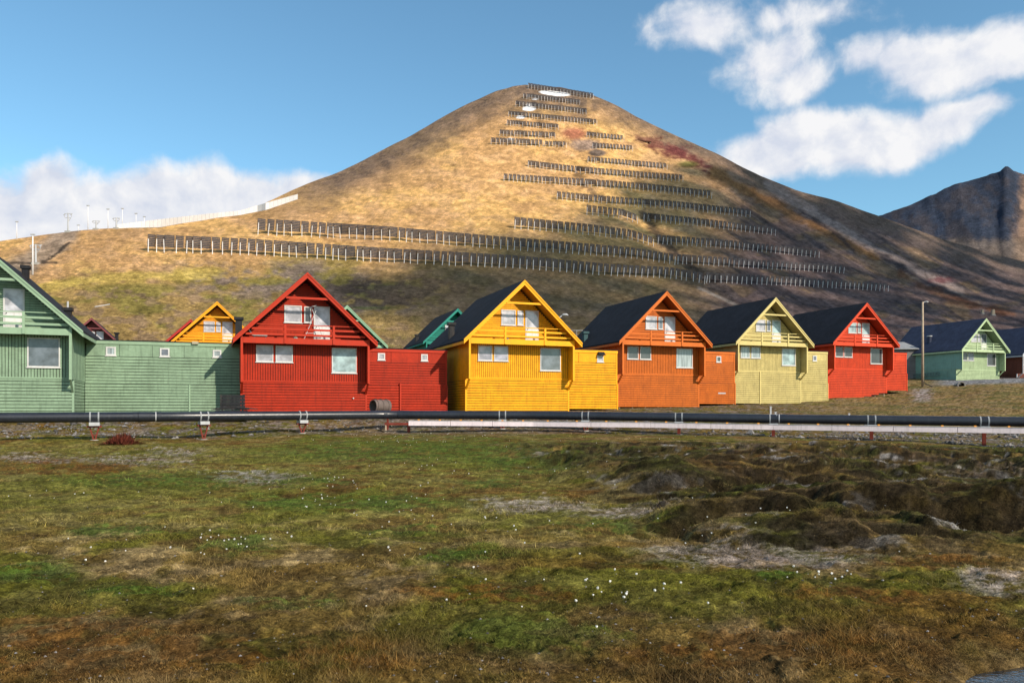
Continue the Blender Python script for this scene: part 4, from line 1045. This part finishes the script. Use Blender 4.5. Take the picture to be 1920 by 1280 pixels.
# stones strewn over the gravel bank and tundra: uncountable
def stones(n, seed):
    r = np.random.default_rng(seed)
    D = np.where(r.random(n) < .6, r.uniform(40.5, 56, n), F*EYE/(r.uniform(800, 1330, n)-HY)); px = r.uniform(-60, 1980, n)
    lim = np.interp(px, [0, 400, 700, 1100, 1500, 1900], [40, 43, 49, 48, 44.5, 42]); bank = (D > lim) & (D < lim+9)
    keep = (bank & (r.random(n) < np.interp(px, [0, 150, 500, 1100, 1500, 1700], [1, .8, .35, .35, .8, 1])*sst(.35, .55, fbm(px/60., D*.8, 3)))) | (~bank & (D < 40) & (r.random(n) < .12)); D, px, bank = D[keep], px[keep], bank[keep]; n = len(D)
    X = (px-960)/F*D; z = near_z(px, D); s = np.where(bank, r.gamma(2, .028, n), np.minimum(r.gamma(2, .0035, n)+.002, .014))
    # squashed octahedra
    base = np.array([(1, 0, 0), (0, 1, 0), (-1, 0, 0), (0, -1, 0), (0, 0, .7), (0, 0, -.5)])
    fc = [(0, 1, 4), (1, 2, 4), (2, 3, 4), (3, 0, 4), (1, 0, 5), (2, 1, 5), (3, 2, 5), (0, 3, 5)]
    j = r.uniform(.6, 1.3, (n, 6, 1)); a = r.uniform(0, 6.28, n); ca, sa = np.cos(a)[:, None], np.sin(a)[:, None]
    p = base[None]*j*s[:, None, None]; x = p[..., 0]*ca-p[..., 1]*sa; y = p[..., 0]*sa+p[..., 1]*ca
    P = np.stack([x+X[:, None], y+D[:, None], p[..., 2]+(z+s*.15)[:, None]], -1)
    V = P[:, np.array(fc).reshape(-1)].reshape(-1, 3)
    g = r.uniform(.05, .24, n)[:, None]*np.array((1, .95, .93)); C = np.repeat(g, 24, 0)
    return V, C
V2, C2 = stones(26000, 11)
tri_mesh('gravel', V2, C2, mg)['label'] = 'loose grey stones on the bank under the pipeline'

# cotton grass heads
cot = MB()
k = 0
for i in range(70):
    a = random.uniform(0, 6.28); b = random.uniform(-1, 1); r_ = .012*random.uniform(.5, 1.15)
    d = Vector((math.cos(a)*math.sqrt(1-b*b), math.sin(a)*math.sqrt(1-b*b), b*1.05)); c = Vector((0, 0, .10))+d*r_*.8
    t1 = d.orthogonal().normalized()*.006; t2 = d.cross(t1).normalized()*.006
    cot.poly([c-t1-t2, c+t1-t2, c+d*.008+t2])
me_t = bpy.data.meshes.new('tuft'); me_t.from_pydata(cot.v, [], cot.f); me_t.materials.append(paint('cotton', (.85, .84, .80), wear=.05, dirtamt=0))
stm = MB().bar((0, 0, -.01), (0, 0, .10), .0022); me_s = bpy.data.meshes.new('stem'); me_s.from_pydata(stm.v, [], stm.f); me_s.materials.append(paint('stem_green', (.12, .13, .05)))
CL = [(440, 1030, 90, 22, 22), (630, 905, 60, 12, 14), (600, 948, 40, 20, 12), (760, 826, 130, 10, 60), (560, 824, 60, 7, 14), (90, 935, 60, 10, 6), (1225, 1130, 130, 22, 14), (1560, 1095, 110, 14, 10), (820, 870, 60, 14, 8),
      (960, 830, 300, 12, 24), (640, 925, 300, 60, 26), (1900, 850, 60, 12, 6), (200, 1060, 200, 40, 9), (700, 1010, 300, 60, 16), (1300, 830, 250, 10, 14), (1150, 1000, 350, 60, 12), (120, 830, 60, 4, 5), (900, 1120, 500, 80, 16), (1020, 900, 120, 20, 8), (1450, 1010, 250, 60, 7)]
nc = 0
for cx, cy, sx, sy, n in CL:
    for i in range(n):
        px = random.gauss(cx, sx*.55); py = max(815, random.gauss(cy, sy*.6))
        D = F*EYE/(py-HY)
        if D > 52: continue
        X = (px-960)/F*D; zg = gz(X, D)
        far = D > 9
        if nc == 0 or not far:
            o = empty('cotton_grass', (X, D, zg), random.uniform(0, 6)); 
            t = bpy.data.objects.new('tuft', me_t); col.objects.link(t); t.parent = o; s_o = bpy.data.objects.new('stem', me_s); col.objects.link(s_o); s_o.parent = o
        else:
            o = bpy.data.objects.new('cotton_grass', me_t); col.objects.link(o); o.location = (X, D, zg)
        sc = random.uniform(.42, .85)*(1 if D < 12 else 1+(D-12)*.02); o.scale = (sc, sc, sc*random.uniform(.8, 1.1))
        o['kind'] = 'thing'; tag(o, 'white fluffy cotton grass head standing in the tundra', 'cotton grass', 'cotton grass heads dotted over the tundra'); nc += 1
# rust red bush by the left pipe stand
X, Y = at_px(228, 38.5); 
bv = []; bc_ = []
r = np.random.default_rng(5); n = 900
o_x = r.normal(0, .45, n); o_y = r.normal(0, .3, n); hh = r.uniform(.05, .62, n)*np.exp(-(o_x/.6)**2)
ang = r.uniform(0, 3.14, n); dv = np.stack([np.cos(ang), np.sin(ang), 0*ang], -1)*.03
zb = near_z(960+F*(X+o_x)/(Y+o_y), Y+o_y); top_ = np.stack([X+o_x*1.25+r.normal(0, .07, n), Y+o_y, zb+hh], -1); bs = np.stack([X+o_x, Y+o_y, zb+hh*.35], -1)
V = np.stack([bs-dv, bs+dv, top_], 1).reshape(-1, 3); cc = np.repeat((np.array((.085, .022, .014))*r.uniform(.4, 1.6, n)[:, None]), 3, 0)
o = tri_mesh('shrub', V-np.array((X, Y, gz(X, Y))), cc, mg); del o['kind']; o.location = (X, Y, gz(X, Y)); tag(o, 'low rust red dried shrub under the pipeline near the left stand', 'shrub')

# ------------------------------------------------------------------ sky, sun, camera
SUN_AZ = 131.0; SUN_EL = 32.0                       # azimuth clockwise from +Y (towards +X)
w = bpy.data.worlds.new('World'); scene.world = w; w.use_nodes = True; nt = w.node_tree; L = nt.links.new
bgN = nt.nodes['Background']; sky = nt.nodes.new('ShaderNodeTexSky'); sky.sky_type = 'NISHITA'; sky.sun_disc = False
sky.sun_elevation = R(SUN_EL); sky.sun_rotation = R(SUN_AZ); sky.air_density = 1.0; sky.dust_density = .3; sky.ozone_density = 2.0; sky.altitude = 50
tc = nt.nodes.new('ShaderNodeTexCoord'); sep = nt.nodes.new('ShaderNodeSeparateXYZ'); L(tc.outputs['Generated'], sep.inputs[0])
def M(op, a, b=None, c=None, clamp=False):
    n = nt.nodes.new('ShaderNodeMath'); n.operation = op; n.use_clamp = clamp
    for i, v in enumerate((a, b, c)):
        if v is None: continue
        if isinstance(v, (int, float)): n.inputs[i].default_value = v
        else: L(v, n.inputs[i])
    return n.outputs[0]
az = M('ARCTAN2', sep.outputs[0], sep.outputs[1]); el = M('ARCSINE', sep.outputs[2])
cmb = nt.nodes.new('ShaderNodeCombineXYZ'); L(az, cmb.inputs[0]); L(el, cmb.inputs[1])
def dirc(px, py):
    v = Vector(((px-960)/F, 1, (HY-py)/F)).normalized(); return math.atan2(v.x, v.y), math.asin(v.z)
BL = [(-40, 400, 150, 95, 1), (95, 362, 75, 62, .95), (210, 390, 130, 70, 1), (320, 385, 110, 75, 1), (405, 358, 80, 58, 1), (480, 375, 110, 56, 1), (575, 350, 80, 34, .85), (100, 430, 300, 80, 1),
      (1440, 300, 110, 50, 1), (1530, 256, 120, 58, 1.05), (1610, 272, 120, 60, 1), (1690, 256, 110, 50, 1), (1770, 232, 110, 42, .95), (1830, 210, 70, 26, .8), (1780, 120, 135, 66, 1.05), (1870, 105, 110, 52, 1), (1700, 110, 70, 38, .8),
      (1330, 45, 120, 52, .62), (1430, 105, 110, 66, .72), (1490, 150, 100, 46, .66), (1560, 30, 90, 36, .5), (1620, 110, 70, 40, .55), (1280, 30, 60, 30, .4), (1450, 30, 110, 36, .5)]
dens = None
warp = nt.nodes.new('ShaderNodeTexNoise'); warp.inputs['Scale'].default_value = 9; warp.inputs['Detail'].default_value = 5; L(cmb.outputs[0], warp.inputs['Vector'])
ws = nt.nodes.new('ShaderNodeVectorMath'); ws.operation = 'SUBTRACT'; L(warp.outputs['Color'], ws.inputs[0]); ws.inputs[1].default_value = (.5, .5, .5)
ws2 = nt.nodes.new('ShaderNodeVectorMath'); ws2.operation = 'MULTIPLY_ADD'; L(ws.outputs[0], ws2.inputs[0]); ws2.inputs[1].default_value = (.050, .040, 0); L(cmb.outputs[0], ws2.inputs[2])
for cx, cy, rx, ry, am in BL:
    a0, e0 = dirc(cx, cy); a1, _ = dirc(cx+rx, cy); _, e1 = dirc(cx, cy-ry)
    n = nt.nodes.new('ShaderNodeVectorMath'); n.operation = 'SUBTRACT'; L(ws2.outputs[0], n.inputs[0]); n.inputs[1].default_value = (a0, e0, 0)
    n2 = nt.nodes.new('ShaderNodeVectorMath'); n2.operation = 'MULTIPLY'; L(n.outputs[0], n2.inputs[0]); n2.inputs[1].default_value = (1/(a1-a0), 1/(e1-e0), 0)
    n3 = nt.nodes.new('ShaderNodeVectorMath'); n3.operation = 'LENGTH'; L(n2.outputs[0], n3.inputs[0])
    v = M('MULTIPLY', M('SUBTRACT', 1.40, n3.outputs['Value']), am)
    dens = v if dens is None else M('SMOOTH_MAX', dens, v, .18)
cn = nt.nodes.new('ShaderNodeTexNoise'); cn.inputs['Scale'].default_value = 16; cn.inputs['Detail'].default_value = 9; cn.inputs['Roughness'].default_value = .58; L(ws2.outputs[0], cn.inputs['Vector'])
dd_ = M('ADD', dens, M('MULTIPLY', M('SUBTRACT', cn.outputs[0], .5), 1.35))
alpha = nt.nodes.new('ShaderNodeMapRange'); alpha.interpolation_type = 'SMOOTHSTEP'; alpha.inputs['From Min'].default_value = .12; alpha.inputs['From Max'].default_value = .74; L(dd_, alpha.inputs[0])
# scattered high cloud all round, so that windows and water have something to reflect
gc = nt.nodes.new('ShaderNodeTexNoise'); gc.inputs['Scale'].default_value = 2.6; gc.inputs['Detail'].default_value = 7; L(tc.outputs['Generated'], gc.inputs['Vector'])
ga = nt.nodes.new('ShaderNodeMapRange'); ga.interpolation_type = 'SMOOTHSTEP'; ga.inputs['From Min'].default_value = .46; ga.inputs['From Max'].default_value = .62; ga.inputs['To Max'].default_value = .9; L(gc.outputs[0], ga.inputs[0])
behind = nt.nodes.new('ShaderNodeMapRange'); behind.inputs['From Min'].default_value = .35; behind.inputs['From Max'].default_value = .05; L(sep.outputs[1], behind.inputs[0])
al = M('MAXIMUM', alpha.outputs[0], M('MULTIPLY', ga.outputs[0], behind.outputs[0]))
shn = nt.nodes.new('ShaderNodeTexNoise'); shn.inputs['Scale'].default_value = 16; shn.inputs['Detail'].default_value = 5; shn.inputs['Roughness'].default_value = .5
sh_off = nt.nodes.new('ShaderNodeVectorMath'); sh_off.operation = 'ADD'; L(ws2.outputs[0], sh_off.inputs[0]); sh_off.inputs[1].default_value = (.010, .016, 0); L(sh_off.outputs[0], shn.inputs['Vector'])
shr = nt.nodes.new('ShaderNodeMapRange'); shr.inputs['From Min'].default_value = -.16; shr.inputs['From Max'].default_value = .10; L(M('SUBTRACT', cn.outputs[0], shn.outputs[0]), shr.inputs[0])
cc1 = nt.nodes.new('ShaderNodeMix'); cc1.data_type = 'RGBA'; L(shr.outputs[0], cc1.inputs[0]); cc1.inputs[6].default_value = (4.1, 4.4, 5.1, 1); cc1.inputs[7].default_value = (5.7, 5.7, 5.8, 1)
tint = nt.nodes.new('ShaderNodeMix'); tint.data_type = 'RGBA'; tint.blend_type = 'MULTIPLY'; tint.inputs[0].default_value = 1; L(sky.outputs[0], tint.inputs[6]); tint.inputs[7].default_value = (.82, 1.10, 1.08, 1)
mixs = nt.nodes.new('ShaderNodeMix'); mixs.data_type = 'RGBA'; L(al, mixs.inputs[0]); L(tint.outputs[2], mixs.inputs[6]); L(cc1.outputs[2], mixs.inputs[7])
L(mixs.outputs[2], bgN.inputs[0]); bgN.inputs[1].default_value = .14
sd = bpy.data.lights.new('sun', 'SUN'); sd.energy = 5.0; sd.angle = R(1.2); sd.color = (1, .875, .71)
so = bpy.data.objects.new('sun', sd); col.objects.link(so); so.location = (200, -80, 120)
sdir = Vector((math.sin(R(SUN_AZ))*math.cos(R(SUN_EL)), math.cos(R(SUN_AZ))*math.cos(R(SUN_EL)), math.sin(R(SUN_EL))))
so.rotation_euler = sdir.to_track_quat('Z', 'Y').to_euler()
# unseen bank of cloud added behind the camera, shaped to shade lower and right slopes
import bmesh
def add_shade_cloud():
    bmx = bmesh.new(); bmesh.ops.create_icosphere(bmx, subdivisions=2, radius=1.0)
    bv_ = np.array([v.co[:] for v in bmx.verts]); bf_ = [tuple(v.index for v in f.verts) for f in bmx.faces]; bmx.free()
    bx = [0, 200, 420, 480, 640, 800, 950, 1100, 1200, 1290, 1330, 2100]; by = [560, 556, 585, 545, 500, 455, 420, 372, 330, 300, 280, 280]
    r = np.random.default_rng(21); pts = []
    tries = 0
    while len(pts) < 560 and tries < 60000:
        tries += 1
        px = r.uniform(0, 2050); py = r.uniform(270, 660)
        lim = np.interp(px, bx, by)
        if py < lim+26: continue
        ys = float(sky_yn(np.array([px]))[0])
        if py < ys+2: continue
        q = hill_P(px, py)
        if q.y < 172: continue
        n_ = float(fbm(np.array([px/150.]), np.array([py/60.]), 3)[0])
        if n_ < .40 and py-lim < 70: continue
        pts.append(q)
    V = []; Fc = []
    for i, q in enumerate(pts):
        t = 1250+r.uniform(-60, 60); c = q + sdir*t
        rr = q.y*r.uniform(.018, .034)
        nn = bv_*(1+.35*(r.random((len(bv_), 1))-.5))*np.array((1.25, 1.0, .8))*rr + np.array(c)
        n0 = len(V)*0+i*len(bv_); V.append(nn); Fc += [tuple(n0+k for k in f) for f in bf_]
    me = bpy.data.meshes.new('shade_cloud'); me.from_pydata([tuple(v) for v in np.concatenate(V)], [], Fc); me.shade_smooth()
    mc, ntc, bc_ = newmat('shade_cloud_white'); bc_.inputs['Base Color'].default_value = (.9, .9, .9, 1); bc_.inputs['Roughness'].default_value = 1; bc_.inputs['Specular IOR Level'].default_value = 0
    me.materials.append(mc); o = bpy.data.objects.new('shade_cloud', me); col.objects.link(o); o['kind'] = 'stuff'; return o
add_shade_cloud()
cam = bpy.data.cameras.new('camera'); co = bpy.data.objects.new('camera', cam); col.objects.link(co); scene.camera = co
co.location = (0, 0, EYE); co.rotation_euler = (R(90), 0, 0); cam.sensor_width = 36; cam.lens = 36*F/1920; cam.shift_y = (HY-640)/1920; cam.clip_start = .1; cam.clip_end = 12000
scene.view_settings.view_transform = 'Standard'; scene.view_settings.look = 'None'; scene.view_settings.exposure = 0.22; scene.view_settings.gamma = 1
